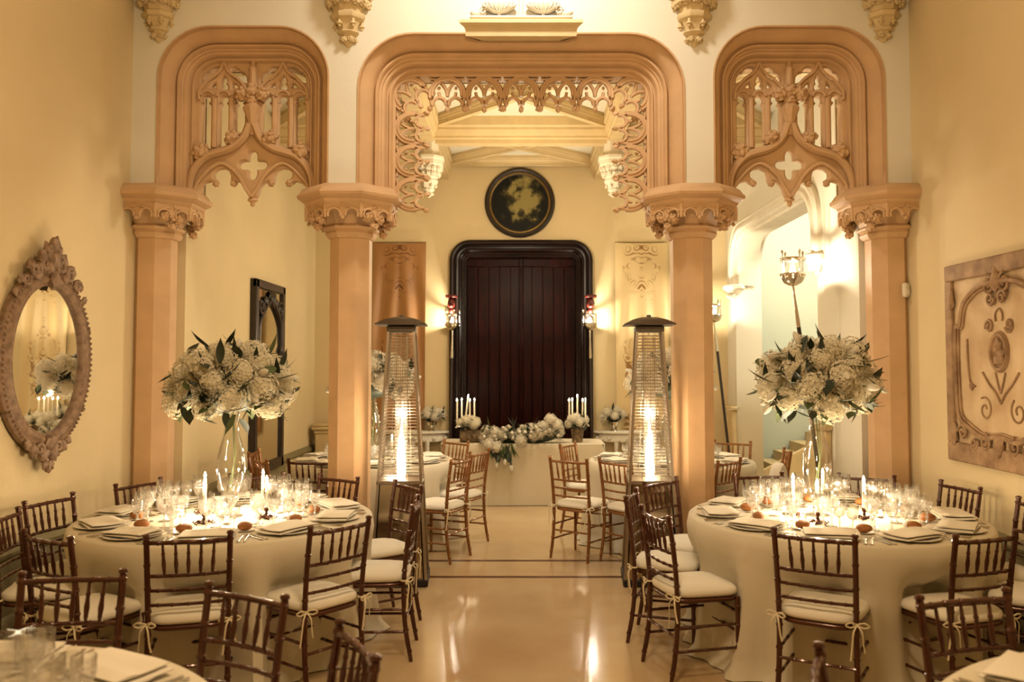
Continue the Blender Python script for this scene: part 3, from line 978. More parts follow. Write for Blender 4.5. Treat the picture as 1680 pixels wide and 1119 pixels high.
def chair_parts():
    global mid3
    P = {}
    mb = MB()
    path = smoothline([Vector((0.008, -0.045, 0)), Vector((0.002, -0.008, 0.22)), Vector((0, 0.0, 0.45)), Vector((0.004, -0.018, 0.68)), Vector((0.008, -0.05, 0.895))], 10)
    pts, rad = [], []
    for i, q in enumerate(path):
        z = q.z
        r = 0.0145 if z > 0.1 else 0.0115 + 0.03 * z
        pts.append(q); rad.append(r)
        if i % 5 == 3 and i < len(path) - 2:
            for dz, k in ((0.006, 1.25), (0.012, 1.25), (0.017, 1.0)):
                pts.append(q + Vector((0, 0, dz))); rad.append(r * k)
    top = path[-1]
    for dz, r in ((0.002, 0.012), (0.006, 0.018), (0.014, 0.0185), (0.020, 0.015), (0.0225, 0.006)):
        pts.append(top + Vector((0, 0, dz))); rad.append(r)
    P['post'] = MB().tube(pts, rad, 8).mesh('back_post')
    pts, rad = ringed((0, 0, 0.45), (0, 0.0, 0), 0.0155, (0.12, 0.35, 0.6, 0.85), 0.72)
    P['leg'] = MB().tube(pts, rad, 8).mesh('leg')
    W = 0.185
    mid3 = Vector((0, -0.02, 0))
    for nm, z, y, r in (('rail1', 0.872, -0.046, 0.0115), ('rail2', 0.705, -0.020, 0.0095), ('rail3', 0.632, -0.012, 0.0085), ('rail4', 0.56, -0.006, 0.0085)):
        pts, rad = ringed((-W, y, z), (W, y, z), r, (0.12, 0.3, 0.5, 0.7, 0.88))
        P[nm] = MB().tube(pts, rad, 8).mesh('rail')
    mid3 = None
    for k in range(5):
        x = (k - 2) * 0.060
        bow = 1 - (x / W) ** 2
        a, b = Vector((x * 0.93, -0.020 - 0.02 * bow, 0.708)), Vector((x, -0.046 - 0.02 * bow, 0.868))
        pts = [a.lerp(b, t) for t in (0, 0.1, 0.12, 0.16, 0.35, 0.5, 0.62, 0.65, 0.69, 0.72, 1)]
        rad = [0.0065, 0.007, 0.0095, 0.0085, 0.0115, 0.009, 0.0075, 0.0098, 0.0098, 0.0075, 0.0062]
        P['spindle%d' % k] = MB().tube(pts, rad, 7).mesh('spindle')
    fw, fy = 0.192, 0.375
    for nm, a, b in (('st1', (-W, -0.01, 0.30), (-fw, fy, 0.30)), ('st2', (-W, -0.02, 0.17), (-fw, fy, 0.17)), ('st3', (W, -0.01, 0.30), (fw, fy, 0.30)),
                     ('st4', (W, -0.02, 0.17), (fw, fy, 0.17)), ('st5', (-fw, fy, 0.25), (fw, fy, 0.25)), ('st6', (-W, -0.012, 0.25), (W, -0.012, 0.25)),
                     ('st7', (-fw, fy, 0.36), (fw, fy, 0.36))):
        pts, rad = ringed(a, b, 0.0085, (0.2, 0.5, 0.8))
        P[nm] = MB().tube(pts, rad, 7).mesh('stretcher')
    def pad(z0, z1, gx, gy, n=36, dome=0.0, name='seat', edge=0.5):
        prof = [(0.0, z0), (0.9, z0), (0.985, z0 + (z1 - z0) * 0.2), (1.0, z0 + (z1 - z0) * 0.45), (0.985, z0 + (z1 - z0) * 0.75), (0.93, z1), (0.6, z1 + dome * 0.8), (0.0, z1 + dome)]
        vs, fs = [], []
        m = len(prof)
        for i in range(n):
            a = 2 * PI * i / n
            cx_, sy_ = math.cos(a), math.sin(a)
            e = 0.45
            x = abs(cx_) ** e * (1 if cx_ >= 0 else -1)
            y = abs(sy_) ** e * (1 if sy_ >= 0 else -1)
            for r, z in prof:
                yy = y * r
                vs.append((x * r * gx * (1 + 0.07 * yy), 0.185 + yy * gy, z))
        for i in range(n):
            j = (i + 1) % n
            for k in range(m - 1):
                fs.append((i * m + k, j * m + k, j * m + k + 1, i * m + k + 1))
        return MB().add(vs, fs).mesh(name, True, 50)
    P['seat'] = pad(0.425, 0.457, 0.20, 0.205, name='seat')
    P['cushion'] = pad(0.455, 0.505, 0.202, 0.207, dome=0.022, name='cushion')
    tb = MB()
    tb.tube([(0.016 * math.cos(R(a)), 0.016 * math.sin(R(a)), 0.0) for a in range(0, 360, 40)], 0.006, 6, closed=True)
    for s in (-1, 1):
        tb.tube(smoothline([(0, -0.018, 0), (s * 0.03, -0.035, 0.014), (s * 0.055, -0.035, 0.0), (s * 0.03, -0.03, -0.012), (0, -0.018, 0)], 4), 0.004, 5)
        tb.tube(smoothline([(0, -0.02, 0), (s * 0.02, -0.04, -0.03), (s * 0.026, -0.036, -0.09), (s * 0.034, -0.032, -0.15 + s * 0.02)], 4), [0.005] * 12 + [0.006], 5, flat=0.5)
    P['tie'] = tb.mesh('tie')
    return P
CP = chair_parts()

def make_chair(label, group, wood):
    """origin on the floor under the backrest, facing +Y"""
    t = thing('chiavari_chair', label, 'chair', (0, 0, 0), 0, group)
    def pc(nm, key, **k):
        me = CP[key]
        kk = key + wood
        if key not in ('cushion', 'tie'):
            if kk not in CP:
                CP[kk] = me.copy()
                CP[kk].materials.clear()
                CP[kk].materials.append(MATS[wood])
            me = CP[kk]
        return link(nm, me, {'cushion': 'cushion', 'tie': 'ribbon'}.get(key), k.pop('par', t), **k)
    pc('seat', 'seat')
    cu = pc('cushion', 'cushion')
    for s in (-1, 1):
        pc('back_post', 'post', loc=(s * 0.187, 0, 0), scale=(s, 1, 1))
        pc('leg', 'leg', loc=(s * 0.19, 0.365, 0))
        pc('tie', 'tie', par=cu, loc=(s * 0.187, 0.0, 0.47), rot=(0, 0, R(s * 18)))
    for k in range(1, 5):
        pc('rail', 'rail%d' % k)
    for k in range(5):
        pc('spindle', 'spindle%d' % k)
    for k in range(1, 8):
        pc('stretcher', 'st%d' % k)
    return t

T_A, T_B = (-1.85, 5.42), (1.97, 5.42)
T_C, T_D = (-1.65, 2.08), (1.95, 2.05)
T_E, T_F = (-1.50, 8.60), (1.50, 8.60)
CH = []   # x, y, table, angle offset, label, wood
W_ = 'brown bamboo-style chair with white cushion '
def ch(x, y, T, off, lab, wood='chair_wood', rmin=1.08):
    dx, dy = x - T[0], y - T[1]
    d = math.hypot(dx, dy)
    if d < rmin:
        x, y = T[0] + dx / d * rmin, T[1] + dy / d * rmin
    ang = math.atan2(T[1] - y, T[0] - x) - PI / 2 + R(off)
    CH.append((x, y, ang, lab, wood))
A_ = 'at the oval-mirror table, '
ch(-1.66, 4.32, T_A, 6, W_ + A_ + 'back turned to the front tables')
ch(-1.00, 4.62, T_A, 4, W_ + A_ + 'seat turned toward the aisle')
ch(-0.70, 5.30, T_A, 8, W_ + A_ + 'standing in the aisle')
ch(-0.84, 6.05, T_A, 4, W_ + A_ + 'closest to the patio heater')
ch(-1.40, 6.42, T_A, -8, W_ + A_ + 'before the column')
ch(-2.02, 6.55, T_A, 4, W_ + A_ + 'behind the glass vase')
ch(-2.70, 6.15, T_A, 16, W_ + A_ + 'before the corner column')
ch(-2.87, 5.42, T_A, -14, W_ + A_ + 'under the frame of the mirror')
ch(-2.86, 4.86, T_A, -18, W_ + A_ + 'pushed against the plain wall')
ch(-2.33, 4.32, T_A, -6, W_ + A_ + 'beside the wall chair')
B_ = 'at the relief-panel table, '
ch(1.49, 4.36, T_B, -6, W_ + B_ + 'back turned to the front tables')
ch(0.81, 4.93, T_B, -8, W_ + B_ + 'standing in the aisle')
ch(0.77, 5.62, T_B, -8, W_ + B_ + 'between aisle chair and heater')
ch(1.05, 6.22, T_B, -4, W_ + B_ + 'closest to the patio heater')
ch(1.84, 6.58, T_B, 4, W_ + B_ + 'behind the crystal, facing its middle')
ch(2.60, 6.48, T_B, 6, W_ + B_ + 'before the corner column')
ch(3.03, 6.02, T_B, -18, W_ + B_ + 'in the corner by the wall')
ch(3.08, 5.25, T_B, 4, W_ + B_ + 'under the relief panel')
ch(2.95, 4.62, T_B, 0, W_ + B_ + 'past the relief panel')
ch(2.30, 4.34, T_B, 2, W_ + B_ + 'dark against the cloth')
C_ = 'bronzed bamboo-style chair at the glass-crowded front table, '
ch(-1.81, 3.45, T_C, 0, C_ + 'back to the mirror table', 'chair_wood')
ch(-1.05, 3.18, T_C, 0, C_ + 'angled to the aisle', 'chair_wood')
ch(-0.55, 2.64, T_C, 0, C_ + 'standing in the aisle', 'chair_wood')
D_ = 'bronzed bamboo-style chair at the bare front table, '
ch(1.64, 3.13, T_D, 0, D_ + 'back to the relief-panel table', 'chair_wood')
ch(0.88, 2.40, T_D, 0, D_ + 'standing in the aisle', 'chair_wood')
E_ = 'golden bamboo-style chair at the table by the tall dark mirror, '
ch(-1.86, 7.62, T_E, 10, E_ + 'back to the arcade', 'chair_wood', 0.9)
ch(-2.30, 7.72, T_E, -14, E_ + 'beside the wall', 'chair_gold')
ch(-2.55, 8.35, T_E, -10, E_ + 'under the dark mirror', 'chair_gold')
ch(-0.58, 7.72, T_E, 20, E_ + 'seen whole in the aisle', 'chair_gold')
ch(-0.47, 8.36, T_E, -12, E_ + 'second along the aisle', 'chair_gold')
ch(-0.82, 9.30, T_E, 0, E_ + 'near the head table', 'chair_gold')
F_ = 'golden bamboo-style chair at the table by the stair hall, '
ch(0.45, 7.72, T_F, 14, F_ + 'seen whole in the aisle', 'chair_gold')
ch(0.62, 9.05, T_F, 0, F_ + 'near the head table', 'chair_gold')
ch(0.86, 7.55, T_F, -20, F_ + 'behind the heater', 'chair_gold')
ch(1.80, 7.60, T_F, 30, F_ + 'back to the arcade', 'chair_gold', 0.9)
ch(2.25, 9.30, T_F, 20, F_ + 'under the leaning torch', 'chair_gold')
ch(2.53, 8.45, T_F, 0, F_ + 'before the stair opening', 'chair_gold')
protos = {}
for x, y, ang, lab, wood in CH:
    if wood not in protos:
        o = protos[wood] = make_chair(lab, 'bamboo-style banquet chairs', wood)
        o.location = (x, y, 0)
        o.rotation_euler = (0, 0, ang)
    else:
        clone(protos[wood], (x, y, 0), ang, lab)

# ------------------------------------------------------------------ round tables
ZT = 0.79
def round_table(T, Rt, label, chairs, seed):
    rnd = random.Random(seed)
    t = thing('round_table', label, 'table', (T[0], T[1], 0), 0, 'round banquet tables')
    prof = []
    n, m = 120, 18
    ph = [rnd.random() * 6 for _ in range(4)]
    vs, fs = [], []
    for i in range(n):
        a = 2 * PI * i / n
        push = 0.0
        for (x, y) in chairs:
            da = (math.atan2(y - T[1], x - T[0]) - a + PI) % (2 * PI) - PI
            push = max(push, math.exp(-(da / 0.24) ** 4) * max(0, Rt - (math.hypot(x - T[0], y - T[1]) - 0.415)))
        ca, sa = math.cos(a), math.sin(a)
        for k in range(m):
            if k < 4:
                r, z = Rt * (0, 0.5, 0.9, 0.985)[k], ZT - (0, 0, 0, 0.001)[k]
            elif k == 4:
                r, z = Rt, ZT - 0.012
            else:
                f = (k - 4) / (m - 5)
                z = ZT - 0.012 - f * (ZT - 0.018)
                fold = 0.040 * f * (math.sin(a * 17 + ph[0] + f) + 0.7 * math.sin(a * 27 + ph[1]) + 0.6 * math.sin(a * 9 + ph[2]))
                g = min(1, max(0, (0.72 - z) / 0.18))
                r = Rt + 0.012 + fold + 0.05 * f * f - push * g * (1 if z < 0.56 else g)
                if z < 0.06:
                    r += 0.04
            vs.append((r * ca, r * sa, z))
    for i in range(n):
        j = (i + 1) % n
        for k in range(m - 1):
            fs.append((i * m + k, j * m + k, j * m + k + 1, i * m + k + 1))
    link('tablecloth', MB().add(vs, fs).mesh('tablecloth', True, 60), 'linen', t)
    link('tabletop', MB().lathe([(0.0, ZT - 0.035), (Rt - 0.03, ZT - 0.035), (Rt - 0.012, ZT - 0.02), (Rt - 0.03, ZT - 0.004), (0, ZT - 0.004)], 48).mesh('tabletop'), 'wood_dark', t)
    link('pedestal', MB().lathe([(0.35, 0), (0.35, 0.03), (0.05, 0.06), (0.05, ZT - 0.035)], 16).mesh('pedestal'), 'wood_dark', t)
    return t
RT = 0.90
def near(T):
    return [(x, y) for x, y, *_ in CH if math.hypot(x - T[0], y - T[1]) < 1.5]
round_table(T_A, RT, 'round table under cream cloth beside the oval mirror, with tall flower vase', near(T_A), 1)
round_table(T_B, RT, 'round table under cream cloth beside the relief panel, with tall flower vase', near(T_B), 2)
round_table(T_C, RT, 'round table crowded with crystal, without centrepiece, before the oval-mirror table', near(T_C), 3)
round_table(T_D, RT, 'round table with a napkin-topped plate before the relief-panel table', near(T_D), 4)
round_table(T_E, 0.82, 'round table under cream cloth beyond the arcade, by the tall dark mirror', near(T_E), 5)
round_table(T_F, 0.82, 'round table under cream cloth beyond the arcade, by the stair hall', near(T_F), 6)

# ------------------------------------------------------------------ tableware
plate_me = MB().lathe([(0.0, 0.0), (0.09, 0.0), (0.10, 0.004), (0.155, 0.012), (0.158, 0.015), (0.154, 0.016), (0.10, 0.008), (0.0, 0.006)], 32).mesh('charger')
side_me = MB().lathe([(0.0, 0.0), (0.04, 0.0), (0.058, 0.007), (0.059, 0.010), (0.04, 0.005), (0.0, 0.004)], 24).mesh('side_plate')
def napkin_mesh(seed):
    rnd = random.Random(seed)
    mb = MB()
    for L, (lx, ly, z0, th, rot, ox) in enumerate(((0.30, 0.205, 0.0, 0.013, 0, 0), (0.285, 0.195, 0.014, 0.013, R(rnd.uniform(-5, 5)), 0.008))):
        nx, ny = 14, 9
        vs, fs = [], []
        for side in (0, 1):
            for i in range(nx + 1):
                for j in range(ny + 1):
                    u, v = i / nx * 2 - 1, j / ny * 2 - 1
                    x, y = u * lx / 2, v * ly / 2
                    e = (1 - abs(u) ** 7) * (1 - abs(v) ** 6)
                    mid = z0 + th / 2 + 0.006 * math.sin(u * 2.2 + seed) * math.cos(v * 1.4) - 0.006 * max(0, abs(u) - 0.6) * (1 if L == 0 else 0.5)
                    z = mid + (1 if side else -1) * th / 2 * (0.25 + 0.75 * e)
                    if side and L == 1:
                        z += 0.006 * math.exp(-((v - 0.45) / 0.2) ** 2)
                    vs.append((x * math.cos(rot) - y * math.sin(rot) + ox, x * math.sin(rot) + y * math.cos(rot), max(z, 0.0)))
        m = (nx + 1) * (ny + 1)
        q = lambda s, i, j: s * m + i * (ny + 1) + j
        for i in range(nx):
            for j in range(ny):
                fs.append((q(1, i, j), q(1, i + 1, j), q(1, i + 1, j + 1), q(1, i, j + 1)))
                fs.append((q(0, i, j), q(0, i, j + 1), q(0, i + 1, j + 1), q(0, i + 1, j)))
        for i in range(nx):
            for j in (0, ny):
                fs.append((q(0, i, j), q(0, i + 1, j), q(1, i + 1, j), q(1, i, j)))
        for j in range(ny):
            for i in (0, nx):
                fs.append((q(0, i, j), q(0, i, j + 1), q(1, i, j + 1), q(1, i, j)))
        mb.add(vs, fs)
    return mb.mesh('napkin', True, 50)
napkins = [napkin_mesh(i) for i in range(3)]
roll_me = MB().blob((0, 0, 0.024), 0.042, 2, 0.08, 1.5, (1.15, 0.85, 0.62)).mesh('bread_roll')

def cut_bowl(prof, seg, rot_step=True):
    """faceted bowl: alternate rings turned by half a step give diamond cuts"""
    vs, fs = [], []
    n = len(prof)
    for k, (r, z) in enumerate(prof):
        for i in range(seg):
            a = 2 * PI * (i + 0.5 * (k % 2)) / seg
            vs.append((r * math.cos(a), r * math.sin(a), z))
    for k in range(n - 1):
        for i in range(seg):
            j = (i + 1) % seg
            if k % 2 == 0:
                fs += [(k * seg + i, k * seg + j, (k + 1) * seg + i), (k * seg + j, (k + 1) * seg + j, (k + 1) * seg + i)]
            else:
                fs += [(k * seg + i, (k + 1) * seg + j, (k + 1) * seg + i), (k * seg + i, k * seg + j, (k + 1) * seg + j)]
    return MB().add(vs, fs)
def glass_meshes(h, rb, stem, foot):
    bowl = cut_bowl([(rb * 0.18, stem), (rb * 0.62, stem + (h - stem) * 0.10), (rb * 0.86, stem + (h - stem) * 0.26), (rb * 0.97, stem + (h - stem) * 0.42),
                     (rb * 1.0, stem + (h - stem) * 0.58), (rb * 0.99, stem + (h - stem) * 0.72)], 14).mesh('bowl', False)
    rim = MB().lathe([(rb * 0.99, stem + (h - stem) * 0.72), (rb * 0.985, h * 0.97), (rb * 0.985, h), (rb * 0.955, h), (rb * 0.96, stem + (h - stem) * 0.72)], 20, cap=False).mesh('rim')
    st = MB().lathe([(foot, 0), (foot, 0.003), (0.012, 0.008), (0.006, 0.018), (0.0055, stem * 0.5), (0.010, stem * 0.62), (0.0055, stem * 0.74), (0.006, stem * 0.95), (rb * 0.18, stem + 0.002)], 12).mesh('stem')
    return bowl, rim, st
GL = {'water_goblet': glass_meshes(0.212, 0.046, 0.085, 0.037), 'wine_glass': glass_meshes(0.185, 0.040, 0.08, 0.034), 'small_wine_glass': glass_meshes(0.16, 0.034, 0.072, 0.03)}
gw = {'water_goblet': 'large cut-crystal goblet', 'wine_glass': 'medium cut-crystal wine glass', 'small_wine_glass': 'small cut-crystal wine glass'}
gproto = {}
def glass(kind, x, y, z, where, group):
    lab = gw[kind] + ' ' + where
    if kind not in gproto:
        t = thing(kind, lab, 'glass', (x, y, z), 0, group)
        b = link('bowl', GL[kind][0], 'crystal', t)
        link('rim', GL[kind][1], 'clear_glass', b)
        link('stem', GL[kind][2], 'crystal', t)
        gproto[kind] = t
    else:
        clone(gproto[kind], (x, y, z), random.random() * 6, lab, group)

fork_me = MB()
fork_me.tube([(0, -0.095, 0.004), (0, -0.05, 0.004), (0, 0.02, 0.006), (0, 0.04, 0.007)], [0.008, 0.0055, 0.003, 0.006], 6, flat=0.35, up=(0, 0, 1))
for k in range(4):
    fork_me.tube([((k - 1.5) * 0.0045, 0.04, 0.007), ((k - 1.5) * 0.0055, 0.06, 0.005), ((k - 1.5) * 0.0055, 0.095, 0.007)], 0.0017, 5)
fork_me = fork_me.mesh('fork')
knife_me = MB().tube([(0, -0.105, 0.005), (0, -0.04, 0.005), (0, 0.0, 0.005), (0.001, 0.02, 0.005), (0.002, 0.07, 0.005), (0.0, 0.115, 0.004)], [0.008, 0.0065, 0.005, 0.009, 0.009, 0.002], 6, flat=0.3, up=(0, 0, 1)).mesh('knife')

rnd = random.Random(3)
def settings(T, angles, where, Rt=RT, full=True, roll=True, z=ZT):
    for i, a in enumerate(angles):
        ca, sa = math.cos(a), math.sin(a)
        def at(r, side):
            return (T[0] + r * ca - side * sa, T[1] + r * sa + side * ca)
        x, y = at(Rt - 0.20, 0)
        tag(link('charger', plate_me, 'porcelain', None, (x, y, z), (0, 0, a)), 'pale charger plate under a napkin ' + where, 'plate', 'charger plates ' + where)
        tag(link('napkin', napkins[i % 3], 'napkin', None, (x + ca * 0.01, y + sa * 0.01, z + 0.0165), (0, 0, a + PI / 2 + rnd.uniform(-0.25, 0.25))),
            'folded white linen napkin on a charger ' + where, 'napkin', 'folded napkins ' + where)
        if full:
            if roll:
                px, py = at(Rt - 0.39, -0.155)
                tag(link('side_plate', side_me, 'porcelain', None, (px, py, z)), 'small bread plate ' + where, 'plate', 'bread plates ' + where)
                tag(link('bread_roll', roll_me, 'bread', None, (px, py, z + 0.005), (0, 0, rnd.random() * 6)), 'browned bread roll on a small plate ' + where, 'bread roll', 'bread rolls ' + where)
            for kd, me, sd_ in (('fork', fork_me, -0.185), ('fork', fork_me, -0.215), ('knife', knife_me, 0.185), ('knife', knife_me, 0.215)):
                fx, fy = at(Rt - 0.17, sd_)
                tag(link(kd, me, 'silver', None, (fx, fy, z + 0.001), (0, 0, a + PI / 2)), 'silver %s beside a napkin-topped plate ' % kd + where, kd, 'silver cutlery ' + where)
        for kd, r, sd_ in ((('water_goblet', Rt - 0.44, -0.045), ('wine_glass', Rt - 0.41, 0.045), ('small_wine_glass', Rt - 0.375, 0.115), ('water_goblet', Rt - 0.53, 0.0))[:4 if Rt > 0.85 else 3]):
            gx, gy = at(r + rnd.uniform(-0.008, 0.008), sd_ + rnd.uniform(-0.005, 0.005))
            glass(kd, gx, gy, z + 0.0005, where, 'crystal glasses ' + where)
def spread(T, off, n):
    return [R(off + 360 / n * i) for i in range(n)]
settings(T_A, spread(T_A, -80, 10), 'on the oval-mirror table')
settings(T_B, spread(T_B, -112, 10), 'on the relief-panel table')
settings(T_C, [R(56), R(90), R(22)], 'on the crowded front table', roll=False)
settings(T_D, [R(124), R(90)], 'on the bare front table', roll=False)
settings(T_E, spread(T_E, 20, 8), 'on the table by the tall dark mirror', 0.82, roll=False)
settings(T_F, spread(T_F, 20, 8), 'on the table by the stair hall', 0.82, roll=False)

# candles
def flame_mesh(h=0.028):
    return MB().lathe([(0.0005, 0), (h * 0.24, h * 0.15), (h * 0.24, h * 0.35), (h * 0.15, h * 0.65), (0.0005, h)], 10).mesh('flame')
flame_me = flame_mesh(0.036)
def candle_stick_base():
    mb = MB().lathe([(0.012, 0.0), (0.02, 0.004), (0.01, 0.012), (0.006, 0.025), (0.012, 0.034), (0.006, 0.042), (0.014, 0.052), (0.0155, 0.07), (0.013, 0.072), (0.012, 0.055), (0.0, 0.05)], 14)
    for k in range(6):
        a = k * PI / 3
        c, s = math.cos(a), math.sin(a)
        mb.tube([(c * (0.012 + q), s * (0.012 + q), h) for q, h in ((0, 0.012), (0.015, 0.02), (0.032, 0.014), (0.045, 0.004), (0.055, 0.012), (0.048, 0.018))], 0.004, 6)
        mb.blob((c * 0.034, s * 0.034, 0.016), 0.010, 1, 0.3, 3)
    mb.tube([(0.04 * math.cos(R(a)), 0.04 * math.sin(R(a)), 0.013) for a in range(0, 360, 24)], 0.003, 5, closed=True)
    return mb.mesh('filigree_base')
base_me = candle_stick_base()
wax_me = MB().lathe([(0.0115, 0.05), (0.0105, 0.225), (0.008, 0.23), (0.0, 0.228)], 14).mesh('candle')
wick_me = MB().tube([(0, 0, 0.226), (0, 0.001, 0.236)], 0.0012, 5).mesh('wick')
def candle(x, y, z, lab, power=7.5, dz=0.0):
    t = thing('candlestick', lab, 'candlestick', (x, y, z), 0, 'lit candles in bronze holders')
    link('filigree_base', base_me, 'bronze', t)
    c = link('candle', wax_me, 'wax', t)
    link('wick', wick_me, 'black', c)
    link('flame', flame_me, 'flame', c, (0, 0, 0.233))
    point_light('candle_light', (x, y, z + 0.262), power, CANDLE, 0.012)
for i, (x, y) in enumerate(((-1.90, 5.16), (-1.58, 5.34), (-2.03, 5.52), (-1.70, 5.66))):
    candle(x, y, ZT, 'lit white candle in a low bronze filigree holder on the oval-mirror table')
for i, (x, y) in enumerate(((1.72, 5.44), (1.78, 5.17), (2.12, 5.32), (2.0, 5.70))):
    candle(x, y, ZT, 'lit white candle in a low bronze filigree holder on the relief-panel table')
candle(1.30, 8.50, ZT, 'lit white candle in a bronze holder on the table by the stair hall', 8.0)
candle(1.72, 8.45, ZT, 'lit white candle in a bronze holder on the table by the stair hall', 8.0)
candle(-1.28, 8.50, ZT, 'lit white candle in a bronze holder on the table by the tall dark mirror', 8.0)
candle(-1.72, 8.47, ZT, 'lit white candle in a bronze holder on the table by the tall dark mirror', 8.0)
cup_me = MB().lathe([(0.0, 0.0), (0.022, 0.0), (0.028, 0.03), (0.029, 0.042), (0.027, 0.042), (0.025, 0.006), (0.0, 0.005)], 16).mesh('cup')
tl_wax = MB().lathe([(0.0, 0.006), (0.018, 0.006), (0.018, 0.018), (0, 0.017)], 12).mesh('tealight')
tl_flame = flame_mesh(0.018)
for (T, pts, lab) in ((T_A, ((0.09, -0.27), (0.18, 0.08), (-0.28, -0.02), (0.30, 0.12), (-0.12, 0.28)), 'oval-mirror table'),
                      (T_B, ((-0.26, -0.18), (0.27, -0.05), (-0.28, 0.10), (0.28, 0.14), (0.05, 0.33)), 'relief-panel table')):
    for dx, dy in pts:
        x, y = T[0] + dx, T[1] + dy
        t = thing('votive_holder', 'small glass votive with a burning tealight on the ' + lab, 'candle', (x, y, ZT), 0, 'tealights on the ' + lab)
        link('cup', cup_me, 'clear_glass', t)
        link('tealight', tl_wax, 'wax', t)
        link('flame', tl_flame, 'flame', t, (0, 0, 0.018))
        point_light('tealight_light', (x, y, ZT + 0.035), 2.6, CANDLE, 0.01)

# ------------------------------------------------------------------ flowers
def hydrangea(seed, nfl=210):
    rnd = random.Random(seed)
    mb = MB()
    mb.blob((0, 0, 0), 0.70, 2, 0.2, 3, seed=seed)
    for i in range(nfl):
        z = 1 - 2 * (i + 0.5) / nfl
        a = i * 2.39996
        rr = math.sqrt(max(0, 1 - z * z))
        d = Vector((rr * math.cos(a), rr * math.sin(a), z))
        k = 0.93 + rnd.uniform(-0.16, 0.16) + 0.12 * noise.noise(d * 2 + Vector((seed, 0, 0)))
        M = Matrix.Translation(d * k) @ (d + Vector((rnd.uniform(-.3, .3), rnd.uniform(-.3, .3), rnd.uniform(-.3, .3)))).to_track_quat('Z', 'Y').to_matrix().to_4x4() @ Matrix.Rotation(rnd.random() * 6, 4, 'Z')
        q = 0.125 + rnd.uniform(-0.02, 0.03)
        for p in range(4):
            Rm = M @ Matrix.Rotation(p * PI / 2, 4, 'Z')
            mb.add([(0, 0, -0.02), (q * 0.75, -q * 0.48, 0.035), (q * 1.15, 0, 0.01), (q * 0.75, q * 0.48, 0.035)], [(0, 1, 2), (0, 2, 3)], Rm)
    me = mb.mesh('hydrangea_head', False)
    return me
HY = [hydrangea(i) for i in range(3)]
HYw = []
for h in HY:
    c = h.copy(); c.materials.clear(); HYw.append(c)
def tulip():
    mb = MB()
    mb.lathe([(0.004, 0.0), (0.012, 0.006), (0.0165, 0.022), (0.0145, 0.042), (0.008, 0.055), (0.003, 0.060)], 9)
    for k in range(3):
        a = k * 2.1
        mb.blob((0.006 * math.cos(a), 0.006 * math.sin(a), 0.030), 0.013, 1, 0, 1, (0.85, 0.85, 2.2))
    return mb.mesh('tulip')
TU = tulip()
TS = MB().tube([(0, 0, 0.004), (0.003, 0, -0.05), (0.0, 0, -0.12)], 0.003, 5).mesh('stem')
def leaf_mesh(L, W, bend):
    vs, fs = [], []
    n = 8
    for i in range(n + 1):
        t = i / n
        wd = W * math.sin(PI * min(1, t * 0.9 + 0.06)) ** 0.8 * (1 - t ** 4)
        z = L * t
        y = bend * t * t
        vs += [(-wd, y + wd * 0.25, z), (0, y, z), (wd, y + wd * 0.25, z)]
    for i in range(n):
        for k in (0, 1):
            fs.append((i * 3 + k, i * 3 + k + 1, i * 3 + k + 4, i * 3 + k + 3))
    b = len(vs)
    vs2 = [(x, y - 0.0012, z) for x, y, z in vs]
    fs2 = [tuple(reversed([q + b for q in f])) for f in fs]
    return MB().add(vs + vs2, fs + fs2).mesh('leaf', True, 60)
LF = [leaf_mesh(0.16, 0.017, 0.03), leaf_mesh(0.13, 0.024, -0.02), leaf_mesh(0.20, 0.014, 0.05)]
LFl = []
for l in LF:
    c = l.copy(); c.materials.clear(); LFl.append(c)

